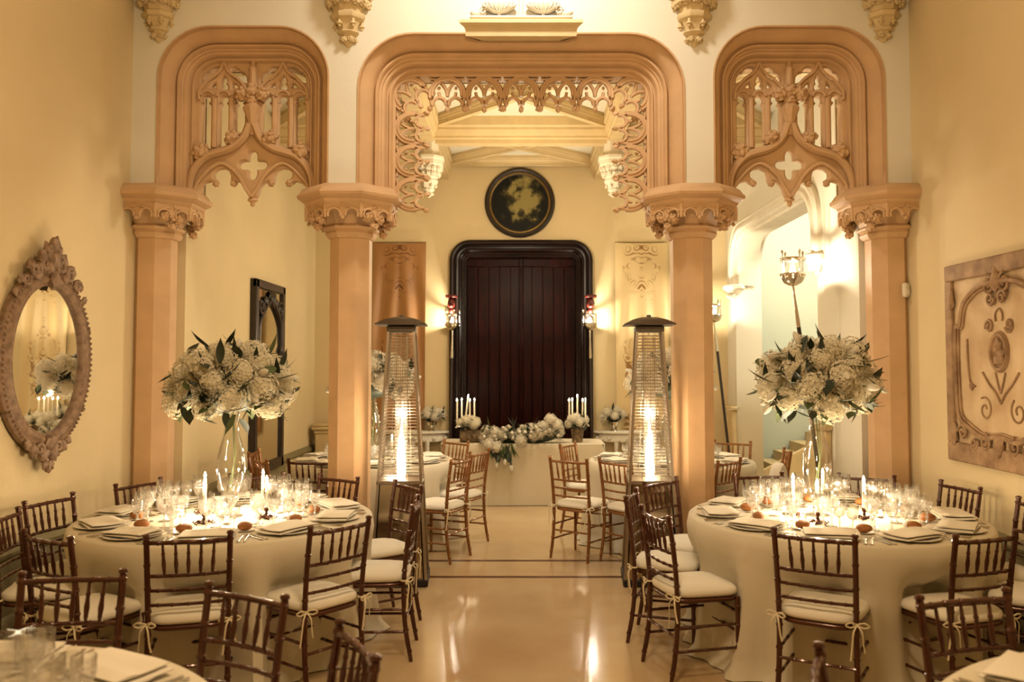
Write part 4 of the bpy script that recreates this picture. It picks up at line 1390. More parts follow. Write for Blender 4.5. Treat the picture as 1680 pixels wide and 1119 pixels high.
def bouquet(name, label, c, rx, ry, rz, nh, hr, nt, nl, seed, low=-0.45, white=False, group=None, cat='flowers'):
    rnd = random.Random(seed)
    t = thing(name, label, cat, c, 0, group)
    core = MB().blob((0, 0, 0), 1.0, 2, 0.1, 2, (rx * 0.66, ry * 0.66, rz * 0.66), seed)
    link('foliage', core.mesh('foliage'), 'leaf', t)
    for i in range(nh):
        z = 1 - (1 - low) * (i + 0.5) / nh
        a = i * 2.39996 + seed
        rr = math.sqrt(max(0, 1 - z * z))
        k = rnd.uniform(0.74, 0.86)
        r = hr * rnd.uniform(0.82, 1.15)
        p = Vector((rx * rr * math.cos(a) * k, ry * rr * math.sin(a) * k, rz * z * k))
        j = rnd.randrange(3)
        link('hydrangea_head', (HYw if white else HY)[j], 'petal_white' if white else 'petal', t, p, (rnd.random() * 6, rnd.random() * 6, rnd.random() * 6), (r, r, r * 0.92))
    def rdir(lo):
        z = rnd.uniform(lo, 1)
        a = rnd.random() * 2 * PI
        rr = math.sqrt(1 - z * z)
        return Vector((rr * math.cos(a), rr * math.sin(a), z))
    for i in range(nl):
        d = rdir(low - 0.15)
        p = Vector((rx * d.x, ry * d.y, rz * d.z)) * rnd.uniform(0.72, 0.88)
        if i % 3:
            tg = d.cross(Vector((rnd.uniform(-1, 1), rnd.uniform(-1, 1), rnd.uniform(-1, 1)))).normalized()
            dd = (tg + d * 0.35).normalized()
            p = p * 1.12
        else:
            dd = (d + Vector((rnd.uniform(-.5, .5), rnd.uniform(-.5, .5), rnd.uniform(-.7, .3)))).normalized()
        j = rnd.randrange(3)
        li = rnd.random() < 0.25
        o = link('leaf', (LFl if li else LF)[j], 'leaf_light' if li else 'leaf', t, p)
        o.rotation_euler = dd.to_track_quat('Z', 'Y').to_euler()
        s = rnd.uniform(0.7, 1.1) * hr / 0.105
        o.scale = (s * 1.7, s, s)
    for i in range(nt):
        d = rdir(low)
        p = Vector((rx * d.x, ry * d.y, rz * d.z)) * rnd.uniform(0.84, 0.97)
        dd = (d + Vector((0, 0, rnd.uniform(-0.7, 0.2)))).normalized()
        o = link('tulip', TU, 'petal_white', t, p)
        o.rotation_euler = dd.to_track_quat('Z', 'Y').to_euler()
        s = rnd.uniform(0.95, 1.3) * hr / 0.085
        o.scale = (s, s, s)
        link('stem', TS, 'stem', o)
    return t

def hurricane(x, y, lab):
    t = thing('hurricane_vase', lab, 'vase', (x, y, ZT), 0, 'clear hurricane vases')
    v = MB().lathe([(0.035, 0.135), (0.055, 0.15), (0.072, 0.20), (0.085, 0.265), (0.090, 0.33), (0.084, 0.39), (0.068, 0.45), (0.050, 0.51), (0.043, 0.57), (0.044, 0.62), (0.055, 0.66),
                    (0.053, 0.662), (0.041, 0.62), (0.040, 0.57), (0.047, 0.51), (0.065, 0.45), (0.081, 0.39), (0.087, 0.33), (0.082, 0.265), (0.069, 0.20), (0.052, 0.155), (0.0, 0.145)], 32, cap=False)
    link('chimney', v.mesh('chimney'), 'clear_glass', t)
    f = MB().lathe([(0.0, 0), (0.075, 0), (0.078, 0.006), (0.03, 0.02), (0.022, 0.05), (0.026, 0.085), (0.048, 0.10), (0.055, 0.112), (0.048, 0.124), (0.035, 0.135), (0, 0.138)], 24)
    link('foot', f.mesh('foot'), 'crystal', t)
    link('flower_stem', MB().tube([(0.0, 0, 0.16), (0.02, 0.0, 0.35), (0.0, 0.01, 0.66)], 0.004, 6).tube([(-0.02, 0.01, 0.16), (0.03, 0.0, 0.4), (0.01, -0.01, 0.66)], 0.003, 6).mesh('flower_stem'), 'stem', t)
VA, VB = (-1.83, 5.42), (1.88, 5.46)
hurricane(*VA, 'tall clear hurricane vase holding flowers on the oval-mirror table')
hurricane(*VB, 'tall clear hurricane vase holding flowers on the relief-panel table')
bouquet('flower_dome', 'large dome of cream hydrangeas and white tulips on the oval-mirror table', (VA[0] - 0.015, VA[1], 1.61), 0.40, 0.38, 0.275, 30, 0.094, 26, 130, 4, -0.6, group='hydrangea centrepieces')
bouquet('flower_dome', 'large dome of cream hydrangeas and white tulips on the relief-panel table', (VB[0], VB[1], 1.63), 0.385, 0.37, 0.275, 28, 0.098, 18, 130, 9, -0.6, group='hydrangea centrepieces')
VE, VF = (-1.50, 8.62), (1.50, 8.62)
hurricane(*VE, 'tall clear hurricane vase holding flowers on the table by the tall dark mirror')
hurricane(*VF, 'tall clear hurricane vase holding flowers on the table by the stair hall')
bouquet('flower_dome', 'loose dome of white flowers on the table by the tall dark mirror', (VE[0], VE[1], 1.58), 0.44, 0.40, 0.28, 20, 0.105, 24, 44, 14, -0.5, True, group='hydrangea centrepieces')
bouquet('flower_dome', 'loose dome of white flowers on the table by the stair hall', (VF[0], VF[1], 1.58), 0.44, 0.40, 0.28, 20, 0.10, 26, 44, 17, -0.5, True, group='hydrangea centrepieces')

# ------------------------------------------------------------------ patio heaters
def hw(z):
    return 0.225 - 0.115 * z / 2.05
def heater(x, y, lab, rz=0.0):
    t = thing('patio_heater', lab, 'patio heater', (x, y, 0), rz, 'pyramid patio heaters')
    mb = MB()
    zb = 0.80
    link('base_plate', MB().box((0, 0, 0.03), (0.46, 0.46, 0.06), ch=0.01).mesh('base_plate'), 'black', t)
    for i in range(4):
        a = i * PI / 2
        def pt(u, z, ins=0.012):
            h = hw(z) - ins
            return (u * h, -h, z)
        pm = MB().add([pt(-0.9, 0.05), pt(0.9, 0.05), pt(0.9, zb), pt(-0.9, zb), pt(-0.9, 0.05, 0.02), pt(0.9, 0.05, 0.02), pt(0.9, zb, 0.02), pt(-0.9, zb, 0.02)],
                      [(0, 1, 2, 3), (4, 7, 6, 5), (0, 4, 5, 1), (1, 5, 6, 2), (2, 6, 7, 3), (3, 7, 4, 0)])
        link('base_panel', pm.mesh('base_panel', False), 'steel_polished', t, rot=(0, 0, a))
        post = MB()
        d = 0.021
        vs = []
        for z in (0.04, 2.05):
            h = hw(z)
            vs += [(-h, -h, z), (-h + d, -h, z), (-h + d, -h + 0.006, z), (-h + 0.006, -h + 0.006, z), (-h + 0.006, -h + d, z), (-h, -h + d, z)]
        post.add(vs, [(k, (k + 1) % 6, 6 + (k + 1) % 6, 6 + k) for k in range(6)] + [(0, 1, 2, 3, 4, 5), (11, 10, 9, 8, 7, 6)])
        link('corner_post', post.mesh('corner_post', False), 'steel', t, rot=(0, 0, a))
        g = MB()
        nz = 44
        for k in range(nz):
            z = 0.86 + k * (1.98 - 0.86) / (nz - 1)
            h = hw(z) - 0.014
            g.tube([(-h + 0.01, -h, z), (h - 0.01, -h, z)], 0.0034, 4)
        for u in (-0.45, 0.0, 0.45):
            g.tube([pt(u, 0.83, 0.016), pt(u, 2.0, 0.016)], 0.0025, 4)
        link('wire_guard', g.mesh('wire_guard', False), 'steel', t, rot=(0, 0, a))
    link('burner_tray', MB().box((0, 0, zb + 0.01), (2 * hw(zb) + 0.006, 2 * hw(zb) + 0.006, 0.03), ch=0.005).mesh('burner_tray'), 'steel', t)
    link('glass_tube', MB().lathe([(0.052, 0.84), (0.052, 1.97), (0.049, 1.97), (0.049, 0.84)], 24, cap=False).mesh('glass_tube'), 'heater_glass', t)
    link('gas_flame', MB().tube([(0, 0, 0.83), (0.003, 0, 0.90), (-0.004, 0.002, 1.02), (0.003, 0, 1.14), (0.0, 0, 1.28)], [0.03, 0.036, 0.032, 0.018, 0.003], 12).mesh('gas_flame'), 'gas_flame', t)
    link('top_collar', MB().box((0, 0, 2.03), (0.23, 0.23, 0.05), ch=0.006).mesh('top_collar'), 'steel_dark', t)
    hat = MB()
    rows = [(0.20, 2.062), (0.205, 2.07), (0.14, 2.105), (0.07, 2.128), (0.0, 2.135)]
    hat.lathe([(r * math.sqrt(2), z) for r, z in rows], 4, rot=PI / 4)
    hat.lathe([(0.0, 2.06), (0.20 * math.sqrt(2), 2.062)], 4, rot=PI / 4, cap=False)
    hc = link('hat', hat.mesh('hat', True, 20), 'steel_dark', t)
    link('wing_nut', MB().box((0, 0, 2.14), (0.035, 0.035, 0.02), ch=0.004).mesh('wing_nut'), 'steel_dark', hc)
    k = MB().lathe([(0.018, 0), (0.018, 0.012), (0.013, 0.016), (0, 0.016)], 14).mesh('knob')
    link('knob', k, 'black', t, (hw(0.74) - 0.01, -0.12, 0.74), (0, R(90), 0))
    link('toe_strip', MB().box((0, -0.222, 0.05), (0.20, 0.02, 0.05), ch=0.004).mesh('toe_strip'), 'black', t)
    for hz, pw_ in ((0.93, 24), (1.12, 14), (1.35, 8)):
        point_light('heater_light', (x, y, hz), pw_, (1.0, 0.80, 0.56), 0.03)
heater(-0.975, 6.98, 'steel pyramid patio heater with glowing tube beside the oval-mirror table', R(4))
heater(1.045, 6.98, 'steel pyramid patio heater with glowing tube beside the relief-panel table', R(-4))

# ------------------------------------------------------------------ torch lamps
ring_t = MB().tube([(0.095 * math.cos(R(a)), 0.095 * math.sin(R(a)), 0) for a in range(0, 360, 15)], 0.009, 6, closed=True, flat=1.6).mesh('ring')
bowl_t = MB().lathe([(0.0, 0.0), (0.03, 0.003), (0.07, 0.025), (0.092, 0.06), (0.096, 0.09), (0.092, 0.09), (0.085, 0.06), (0.0, 0.02)], 24).mesh('cup')
up_t = MB().tube([(0, 0, 0.06), (0, 0, 0.24), (0, 0, 0.27), (0, 0, 0.29)], [0.006, 0.006, 0.012, 0.002], 6).blob((0, 0, 0.262), 0.014, 1, 0, 1, (1, 0.5, 1.4)).mesh('upright')
gl_t = MB().lathe([(0.082, 0.08), (0.086, 0.22), (0.084, 0.22), (0.080, 0.08)], 24, cap=False).mesh('glass_cylinder')
bulb_t = MB().lathe([(0.002, 0.07), (0.014, 0.08), (0.022, 0.12), (0.014, 0.16), (0.002, 0.18)], 12).mesh('bulb')
def torch(base, top, lab, power, sc=1.0, bracket=None):
    base, top = Vector(base), Vector(top)
    t = thing('torch_lamp', lab, 'torch lamp', tuple(base))
    d = top - base
    L = d.length
    nd = d.normalized()
    link('pole', MB().tube([(0, 0, 0), nd * (L - 0.38)], 0.019, 8).mesh('pole'), 'iron', t)
    link('ferrule', MB().tube([nd * (L - 0.40), nd * (L - 0.34), nd * (L - 0.10), d], [0.021, 0.020, 0.010, 0.014], 8).mesh('ferrule'), 'silver', t)
    hd = link('lamp_head', bowl_t, 'silver', t, tuple(d), scale=sc)
    for z in (0.09, 0.215):
        link('ring', ring_t, 'silver', hd, (0, 0, z))
    for k in range(4):
        a = k * PI / 2 + 0.3
        link('upright', up_t, 'silver', hd, (0.097 * math.cos(a), 0.097 * math.sin(a), 0), (0, 0, a + PI / 2))
    link('glass_cylinder', gl_t, 'clear_glass', hd)
    link('bulb', bulb_t, 'bulb', hd)
    if bracket:
        link('wall_bracket', MB().tube([nd * (bracket[0] / nd.z), Vector(bracket[1]) - base], 0.009, 6).mesh('wall_bracket'), 'silver', t)
    point_light('torch_light', tuple(top + Vector((0, 0, 0.13 * sc))), power, LAMP, 0.03)
    return t
torch((-1.02, YB - 0.16, 0), (-0.985, YB - 0.20, 2.23), 'torch lamp on a dark pole at the door side facing the brown tapestry', 95, 1.05)
torch((1.02, YB - 0.16, 0), (0.985, YB - 0.20, 2.23), 'torch lamp on a dark pole at the door side facing the lit tapestry', 110, 1.05)
torch((2.93, 8.20, 0), (2.62, 8.20, 2.50), 'leaning torch lamp in front of the stair opening, behind the relief-panel table flowers', 200, 1.2, (1.16, (XB, 8.20, 1.2)))
torch((2.90, 11.75, 0), (2.66, 11.75, 2.32), 'leaning torch lamp at the far jamb of the stair opening', 140, 1.1, (1.10, (XB, 11.75, 1.15)))

# ------------------------------------------------------------------ head table
t = thing('head_table', 'rectangular head table under a long cream cloth before the dark door', 'table', (0.02, 11.0, 0))
ZH = 0.76
n, m = 96, 14
vs, fs = [], []
hx, hy = 1.02, 0.38
for i in range(n):
    a = 2 * PI * i / n
    e = 0.14
    ca, sa = math.cos(a), math.sin(a)
    bx = abs(ca) ** e * (1 if ca > 0 else -1)
    by = abs(sa) ** e * (1 if sa > 0 else -1)
    for k in range(m):
        if k < 3:
            vs.append((bx * hx * (0, 0.7, 0.995)[k], by * hy * (0, 0.7, 0.99)[k], ZH))
        else:
            f = (k - 3) / (m - 4)
            fold = 0.010 * f * (math.sin(i * 1.7) + math.sin(i * 0.9 + 1))
            vs.append((bx * (hx + 0.006 + fold), by * (hy + 0.006 + fold), ZH - 0.008 - f * (ZH - 0.014)))
for i in range(n):
    j = (i + 1) % n
    for k in range(m - 1):
        fs.append((i * m + k, j * m + k, j * m + k + 1, i * m + k + 1))
link('tablecloth', MB().add(vs, fs).mesh('tablecloth', True, 50), 'linen', t)
link('tabletop', slab(-hx + 0.02, hx - 0.02, -hy + 0.02, hy - 0.02, ZH - 0.04, ZH - 0.004).mesh('tabletop', False), 'wood_dark', t)
for sx in (-1, 1):
    for sy in (-1, 1):
        link('leg', MB().tube([(sx * 0.9, sy * 0.3, 0), (sx * 0.9, sy * 0.3, ZH - 0.04)], 0.025, 8).mesh('leg'), 'wood_dark', t)

# garland along its edge
rnd2 = random.Random(21)
g = thing('flower_garland', 'long garland of white hydrangeas and tulips spilling over the head table edge', 'flowers', (0.0, 10.78, ZH))
link('foliage', MB().blob((0, 0, 0.08), 1, 2, 0.15, 2, (0.46, 0.13, 0.10), 5).mesh('foliage'), 'leaf', g)
for i in range(30):
    u = -0.48 + 0.99 * (i + 0.5) / 30
    lift = 0.09 + 0.10 * max(0, u + 0.1) + rnd2.uniform(-0.03, 0.07)
    r = rnd2.uniform(0.05, 0.085)
    link('hydrangea_head', HYw[i % 3], 'petal_white', g, (u, rnd2.uniform(-0.17, 0.06), max(lift, r)), (rnd2.random() * 6, rnd2.random() * 6, 0), r)
for (u, yy, z) in ((-0.40, -0.19, 0.0), (-0.30, -0.20, -0.03), (0.0, -0.18, 0.05), (0.44, -0.08, 0.24), (0.36, -0.1, 0.30)):
    link('hydrangea_head', HYw[0], 'petal_white', g, (u, yy - 0.06, z), (rnd2.random() * 6, rnd2.random() * 6, 0), 0.075)
for i in range(26):
    u = rnd2.uniform(-0.50, 0.5)
    o = link('tulip', TU, 'petal_white', g, (u, rnd2.uniform(-0.24, -0.14), rnd2.uniform(0.06, 0.2)), (rnd2.uniform(0.9, 1.8), rnd2.uniform(-.5, .5), 0), 1.35)
    link('stem', TS, 'stem', o)
for i in range(80):
    hang = i < 26
    u = rnd2.uniform(-0.40, -0.12) if hang else rnd2.uniform(-0.52, 0.5)
    o = link('leaf', LF[i % 3] if i % 4 else LFl[i % 3], 'leaf' if i % 4 else 'leaf_light', g, (u, rnd2.uniform(-0.26, -0.22) if hang else rnd2.uniform(-0.2, 0.08), rnd2.uniform(-0.08, 0.03) if hang else rnd2.uniform(0.05, 0.18)))
    dd = Vector((rnd2.uniform(-.4, .4), -0.25, -1)) if hang else Vector((rnd2.uniform(-1, 1), rnd2.uniform(-1, 0.3), rnd2.uniform(-0.3, 1)))
    o.rotation_euler = dd.normalized().to_track_quat('Z', 'Y').to_euler()
    o.scale = (1.3, 1.1, 1.15)
for (u, z) in ((-0.30, -0.20), (-0.20, -0.17), (-0.12, -0.24)):
    o = link('tulip', TU, 'petal_white', g, (u, -0.29, z), (R(165), 0, 0), 1.4)
    link('stem', TS, 'stem', o)

# candelabra with log pots of flowers
arm_me = MB()
for k in range(4):
    a = k * PI / 2 + 0.5
    c, s_ = math.cos(a), math.sin(a)
    arm_me.tube([(c * r, s_ * r, z) for r, z in ((0.0, 0.20), (0.05, 0.17), (0.10, 0.18), (0.125, 0.22), (0.125, 0.25))], 0.006, 6)
arm_me = arm_me.mesh('arms')
cup2 = MB().lathe([(0.004, 0.0), (0.03, 0.008), (0.032, 0.012), (0.012, 0.014), (0.014, 0.03), (0.011, 0.03), (0.010, 0.016), (0, 0.016)], 14).mesh('drip_cup')
cw2 = MB().lathe([(0.0115, 0.016), (0.010, 0.255), (0.004, 0.26), (0.0, 0.26)], 12).mesh('candle')
for x, lab, potlab, fl in ((-0.72, 'five-arm silver candelabra with lit candles at the head table end facing the brown tapestry', 'bark-covered log pot at the head table end facing the brown tapestry', 'bunch of cream flowers in a log pot facing the brown tapestry'),
                           (0.73, 'five-arm silver candelabra with lit candles at the head table end facing the lit tapestry', 'bark-covered log pot at the head table end facing the lit tapestry', 'bunch of white flowers in a log pot facing the lit tapestry')):
    t = thing('candelabra', lab, 'candelabra', (x, 11.12, ZH))
    link('column', MB().lathe([(0.07, 0), (0.07, 0.01), (0.03, 0.025), (0.012, 0.06), (0.018, 0.09), (0.01, 0.12), (0.014, 0.19), (0.02, 0.21), (0.01, 0.24), (0.012, 0.30)], 16).mesh('column'), 'silver', t)
    link('arms', arm_me, 'silver', t)
    for k in range(5):
        a = k * PI / 2 + 0.5
        p = (0.125 * math.cos(a), 0.125 * math.sin(a), 0.25) if k < 4 else (0, 0, 0.30)
        cp = link('drip_cup', cup2, 'silver', t, p, (0, R(7) if (k == 4 and x < 0) else 0, 0))
        link('candle', cw2, 'wax', cp)
        link('flame', flame_me, 'flame', cp, (0, 0, 0.262))
    point_light('candelabra_light', (x, 11.12, ZH + 0.60), 4, CANDLE, 0.05)
    px = x + (0.06 if x < 0 else -0.02)
    p = thing('log_pot', potlab, 'pot', (px, 10.83, ZH))
    if x < 0:
        link('log', MB().lathe([(0.075, -0.13), (0.08, -0.06), (0.077, 0.0), (0.081, 0.08), (0.078, 0.13), (0.06, 0.13), (0.0, 0.12)], 18, Matrix.Translation((0.02, 0, 0.082)) @ Matrix.Rotation(R(90), 4, 'Y')).mesh('log'), 'log_bark', p)
        zt = 0.155
    else:
        link('log', MB().lathe([(0.065, 0.0), (0.07, 0.05), (0.078, 0.12), (0.085, 0.17), (0.07, 0.17), (0.0, 0.15)], 18).mesh('log'), 'log_bark', p)
        zt = 0.17
    bouquet('flower_bunch', fl, (px, 10.85, ZH + zt + 0.07), 0.15, 0.12, 0.09, 7, 0.06, 6, 16, 31 if x < 0 else 33, -0.2, x > 0)
# two place settings and glasses at the head table
for x in (-0.46, 0.42):
    for k in range(2):
        glass('wine_glass', x + 0.09 * k, 11.2 - 0.05 * k, ZH + 0.001, 'on the head table', 'crystal glasses on the head table')

# ------------------------------------------------------------------ consoles along the end wall
def console(cx, lab, flab, vlab):
    t = thing('console_table', lab, 'console', (cx, YB - 0.02, 0))
    def half(prof, nm, seg=24):
        mb = MB()
        vs, fs = [], []
        m = len(prof)
        for i in range(seg + 1):
            a = PI + PI * i / seg
            for r, z in prof:
                vs.append((r * math.cos(a) * 1.55, r * math.sin(a), z))
        for i in range(seg):
            for k in range(m - 1):
                fs.append((i * m + k, (i + 1) * m + k, (i + 1) * m + k + 1, i * m + k + 1))
        return mb.add(vs, fs).mesh(nm, True, 40)
    link('top', half([(0, 0.76), (0.31, 0.76), (0.325, 0.768), (0.325, 0.785), (0.31, 0.795), (0, 0.795)], 'top'), 'console_white', t)
    link('apron', half([(0.27, 0.64), (0.28, 0.65), (0.28, 0.755), (0.27, 0.76)], 'apron'), 'console_white', t)
    for a in (200, 245, 295, 340):
        x, y = 0.26 * math.cos(R(a)) * 1.55, 0.26 * math.sin(R(a))
        link('leg', MB().tube([(x, y, 0.66), (x * 1.02, y * 1.02, 0.5), (x * 0.96, y * 0.96, 0.1), (x, y, 0)], [0.035, 0.026, 0.016, 0.02], 8).mesh('leg'), 'console_white', t)
    for k in range(9):
        a = R(195 + k * 18.7)
        link('swag', MB().blob((0, 0, 0), 0.03, 1, 0.4, 3).mesh('swag'), 'console_white', t, (0.285 * math.cos(a) * 1.55, 0.285 * math.sin(a), 0.69 - 0.02 * (k % 2)))
    vx, vy = cx + (0.22 if cx < 0 else -0.2), YB - 0.17
    v = thing('flower_urn', vlab, 'vase', (vx, vy, 0.796))
    link('bowl', MB().lathe([(0.05, 0), (0.045, 0.01), (0.015, 0.03), (0.02, 0.05), (0.065, 0.08), (0.08, 0.13), (0.075, 0.13), (0.06, 0.09), (0, 0.07)], 18).mesh('bowl'), 'silver', v)
    bouquet('flower_bunch', flab, (vx, vy, 1.0), 0.18, 0.14, 0.12, 8, 0.07, 6, 22, 41 if cx < 0 else 43, -0.2, True)
console(-1.50, 'white half-round console table under the brown tapestry', 'bunch of white flowers on the console under the brown tapestry', 'silver urn of flowers on the console under the brown tapestry')
console(1.52, 'white half-round console table under the lit tapestry', 'bunch of white flowers on the console under the lit tapestry', 'silver urn of flowers on the console under the lit tapestry')

# pedestal in the corner
t = thing('pedestal', 'moulded cream pedestal in the corner past the tall dark mirror', 'pedestal', (-2.78, 12.18, 0))
link('body', MB().box((0, 0, 0.40), (0.24, 0.24, 0.74), ch=0.01).box((0, 0, 0.04), (0.30, 0.30, 0.08), ch=0.015).mesh('body'), 'stone_cream', t)
link('cornice', MB().box((0, 0, 0.79), (0.28, 0.28, 0.05), ch=0.015).box((0, 0, 0.84), (0.34, 0.34, 0.05), ch=0.02).box((0, 0, 0.885), (0.30, 0.30, 0.04), ch=0.015).mesh('cornice'), 'stone_cream', t)

# ------------------------------------------------------------------ end wall pictures
t = thing('round_painting', 'dark round landscape painting in a black and gold frame above the door', 'painting', (-0.02, YB, 4.10))
fr = MB().lathe([(0.40, 0.0), (0.50, 0.0), (0.515, 0.02), (0.51, 0.05), (0.48, 0.07), (0.455, 0.06), (0.44, 0.04), (0.43, 0.035), (0.40, 0.02)], 64, Matrix.Rotation(R(90), 4, 'X'), cap=False)
link('frame', fr.mesh('frame'), 'carved_dark', t)
link('gilt_slip', MB().lathe([(0.435, 0.02), (0.445, 0.045), (0.432, 0.05), (0.422, 0.04), (0.42, 0.02)], 64, Matrix.Rotation(R(90), 4, 'X'), cap=False).mesh('gilt_slip'), 'gilt', t)
link('canvas', MB().lathe([(0.0, 0.026), (0.43, 0.026), (0.43, 0.01), (0, 0.01)], 48, Matrix.Rotation(R(90), 4, 'X')).mesh('canvas'), 'landscape', t)

def tapestry(cx, m, lab, seed):
    w_, h_ = 0.77, 2.75
    nx, nz = 36, 70
    vs, fs = [], []
    for s in (0, 1):
        for i in range(nx + 1):
            for k in range(nz + 1):
                u, f = i / nx * 2 - 1, k / nz
                sag = 0.03 * (1 - abs(u)) ** 0.5 * (1 - f) * 0.6
                dep = 0.03 + 0.02 * f + 0.028 * math.exp(-f * 1.3) * math.sin(abs(u) * 9 - f * 5 + seed) * f * 3 + 0.012 * math.sin(u * 5 + seed) * f
                vs.append((u * w_ / 2 * (1 - 0.03 * f), -max(dep, 0.012) - 0.004 * s, -h_ * f - sag))
    M_ = (nx + 1) * (nz + 1)
    for s in (0, 1):
        for i in range(nx):
            for k in range(nz):
                a = s * M_ + i * (nz + 1) + k
                fs.append((a, a + 1, a + nz + 2, a + nz + 1))
    t = thing('tapestry', lab, 'tapestry', (cx, YB, 3.52))
    link('cloth', MB().add(vs, fs).mesh('cloth', True, 80), m, t)
    link('hanging_rod', MB().tube([(-w_ / 2, -0.02, 0.0), (w_ / 2, -0.02, 0.0)], 0.008, 6).mesh('hanging_rod'), 'gilt', t)
tapestry_mat('tapestry_lit', '#dcc18c', '#93692f')  # same cloth as the brown one, the light on it put into the colours
tapestry(-1.77, 'tapestry', 'brown floral tapestry hanging beside the dark door', 0.4)
tapestry(1.75, 'tapestry_lit', 'brightly lit floral tapestry hanging beside the dark door', 2.2)

# ------------------------------------------------------------------ tall dark mirror on the inner wall
t = thing('tall_mirror', 'tall narrow mirror in a dark carved frame on the inner hall wall', 'mirror', (-XB, 10.0, 0.50), R(90))
w2, hh = 0.58, 2.20      # local x = along the wall, local -y = into the room
def framebar(pts, r, m, nm):
    link(nm, MB().tube(pts, r, 6, closed=True).mesh(nm), m, t)
link('backboard', MB().box((0, -0.02, hh / 2), (2 * w2, 0.04, hh), ch=0.006).mesh('backboard'), 'carved_dark', t)
for nm, c, s_ in (('stile', (-w2 + 0.05, -0.05, hh / 2), (0.10, 0.05, hh)), ('stile', (w2 - 0.05, -0.05, hh / 2), (0.10, 0.05, hh)), ('head_rail', (0, -0.05, hh - 0.05), (2 * w2, 0.05, 0.10)), ('foot_rail', (0, -0.05, 0.06), (2 * w2, 0.05, 0.12))):
    link(nm, MB().box(c, s_, ch=0.012).mesh(nm), 'carved_dark', t)
link('mirror_glass', MB().box((0, -0.045, hh / 2), (2 * w2 - 0.2, 0.004, hh - 0.2)).mesh('mirror_glass', False), 'mirror_glass', t)
cp_ = MB()
for s in (-1, 1):
    cp_.tube(smoothline([(s * 0.46, -0.06, hh - 0.75), (s * 0.42, -0.06, hh - 0.5), (s * 0.25, -0.065, hh - 0.33), (s * 0.05, -0.07, hh - 0.22)], 6), 0.025, 8)
    cp_.tube(spiral(s * 0.38, hh - 0.30, 0.10, 0.02, 0.5, 1.5 * s, 24, -0.065), 0.018, 6)
    cp_.blob((s * 0.2, -0.065, hh - 0.22), 0.06, 2, 0.5, 3, (1.3, 0.5, 0.8), 3)
    cp_.blob((s * 0.44, -0.065, hh - 0.80), 0.05, 2, 0.5, 3, (0.8, 0.5, 1.8), 4)
cp_.blob((0, -0.075, hh - 0.19), 0.085, 2, 0.5, 3, (1, 0.5, 1.1), 8)
link('carved_crest', cp_.mesh('carved_crest', True, 60), 'carved_dark', t)

# ------------------------------------------------------------------ oval mirror on the front hall wall
t = thing('oval_mirror', 'oval mirror in a carved taupe frame with leafy crest on the plain wall', 'mirror', (-XW + 0.036, 5.80, 1.78), R(86.1))
# local x runs along the wall (world +Y), local -y points into the room
a_, b_ = 0.50, 0.62
def oval(prof, nm, m, n=72):
    vs, fs = [], []
    k_ = len(prof)
    for i in range(n):
        a = 2 * PI * i / n
        for u, d in prof:
            vs.append(((a_ - u) * math.cos(a), -d, (b_ - u) * math.sin(a)))
    for i in range(n):
        j = (i + 1) % n
        for k in range(k_ - 1):
            fs.append((i * k_ + k, j * k_ + k, j * k_ + k + 1, i * k_ + k + 1))
    return link(nm, MB().add(vs, fs).mesh(nm), m, t)
oval([(0.0, 0.0), (0.0, 0.03), (0.012, 0.045), (0.03, 0.05), (0.036, 0.042), (0.05, 0.05), (0.075, 0.062), (0.09, 0.055), (0.10, 0.045), (0.112, 0.05), (0.12, 0.04), (0.125, 0.02), (0.125, 0.0)], 'frame', 'mirror_frame')
bead = MB()
for i in range(96):
    a = 2 * PI * i / 96
    bead.blob(((a_ - 0.02) * math.cos(a), -0.052, (b_ - 0.02) * math.sin(a)), 0.011, 1)
link('beading', bead.mesh('beading'), 'mirror_frame', t)
link('mirror_glass', MB().lathe([(0.0, 0.018), (1.0, 0.018), (1.0, 0.024), (0.0, 0.024)], 64, Matrix.Rotation(R(90), 4, 'X'), sx=a_ - 0.118, sy=b_ - 0.118).mesh('mirror_glass', False), 'mirror_glass', t)
leafm = MB()
def scroll(mb, cx, cz, r, a0, turns, th):
    n = 26
    mb.tube(spiral(cx, cz, r, r * 0.15, a0, turns, n, -0.055), [th * (1 - 0.5 * i / n) for i in range(n + 1)], 7)
zt = b_
for s in (-1, 1):
    scroll(leafm, s * 0.09, zt + 0.03, 0.06, R(90), s * 1.5, 0.022)
    scroll(leafm, s * 0.19, zt - 0.03, 0.055, R(60), s * 1.6, 0.02)
    scroll(leafm, s * 0.28, zt - 0.10, 0.04, R(40), s * 1.6, 0.016)
    for k, (x, z, r) in enumerate(((0.05, 0.12, 0.045), (0.12, 0.06, 0.04), (0.23, 0.0, 0.035), (0.33, -0.10, 0.028), (0.38, -0.19, 0.024), (0.035, 0.0, 0.05), (0.15, -0.06, 0.035))):
        leafm.blob((s * x, -0.05, zt + z), r, 2, 0.6, 3.2, (1, 0.6, 1.2), k + s)
leafm.blob((0, -0.06, zt + 0.16), 0.05, 2, 0.6, 3, (0.8, 0.6, 1.3), 5)
leafm.blob((0, -0.065, zt + 0.06), 0.06, 2, 0.6, 3, (1, 0.6, 1.2), 6)
leafm.blob((0, -0.065, zt - 0.08), 0.05, 2, 0.5, 3, (0.9, 0.6, 1.4), 7)
link('leaf_crest', leafm.mesh('leaf_crest', True, 60), 'mirror_frame', t)
leafm = MB()
for s in (-1, 1):
    scroll(leafm, s * 0.10, -b_ + 0.02, 0.05, R(-90), -s * 1.5, 0.018)
    for k, (x, z, r) in enumerate(((0.05, -0.02, 0.045), (0.16, 0.02, 0.04), (0.22, 0.06, 0.03), (0.03, -0.09, 0.03))):
        leafm.blob((s * x, -0.05, -b_ + z), r, 2, 0.6, 3.2, (1, 0.6, 1.1), k + s + 9)
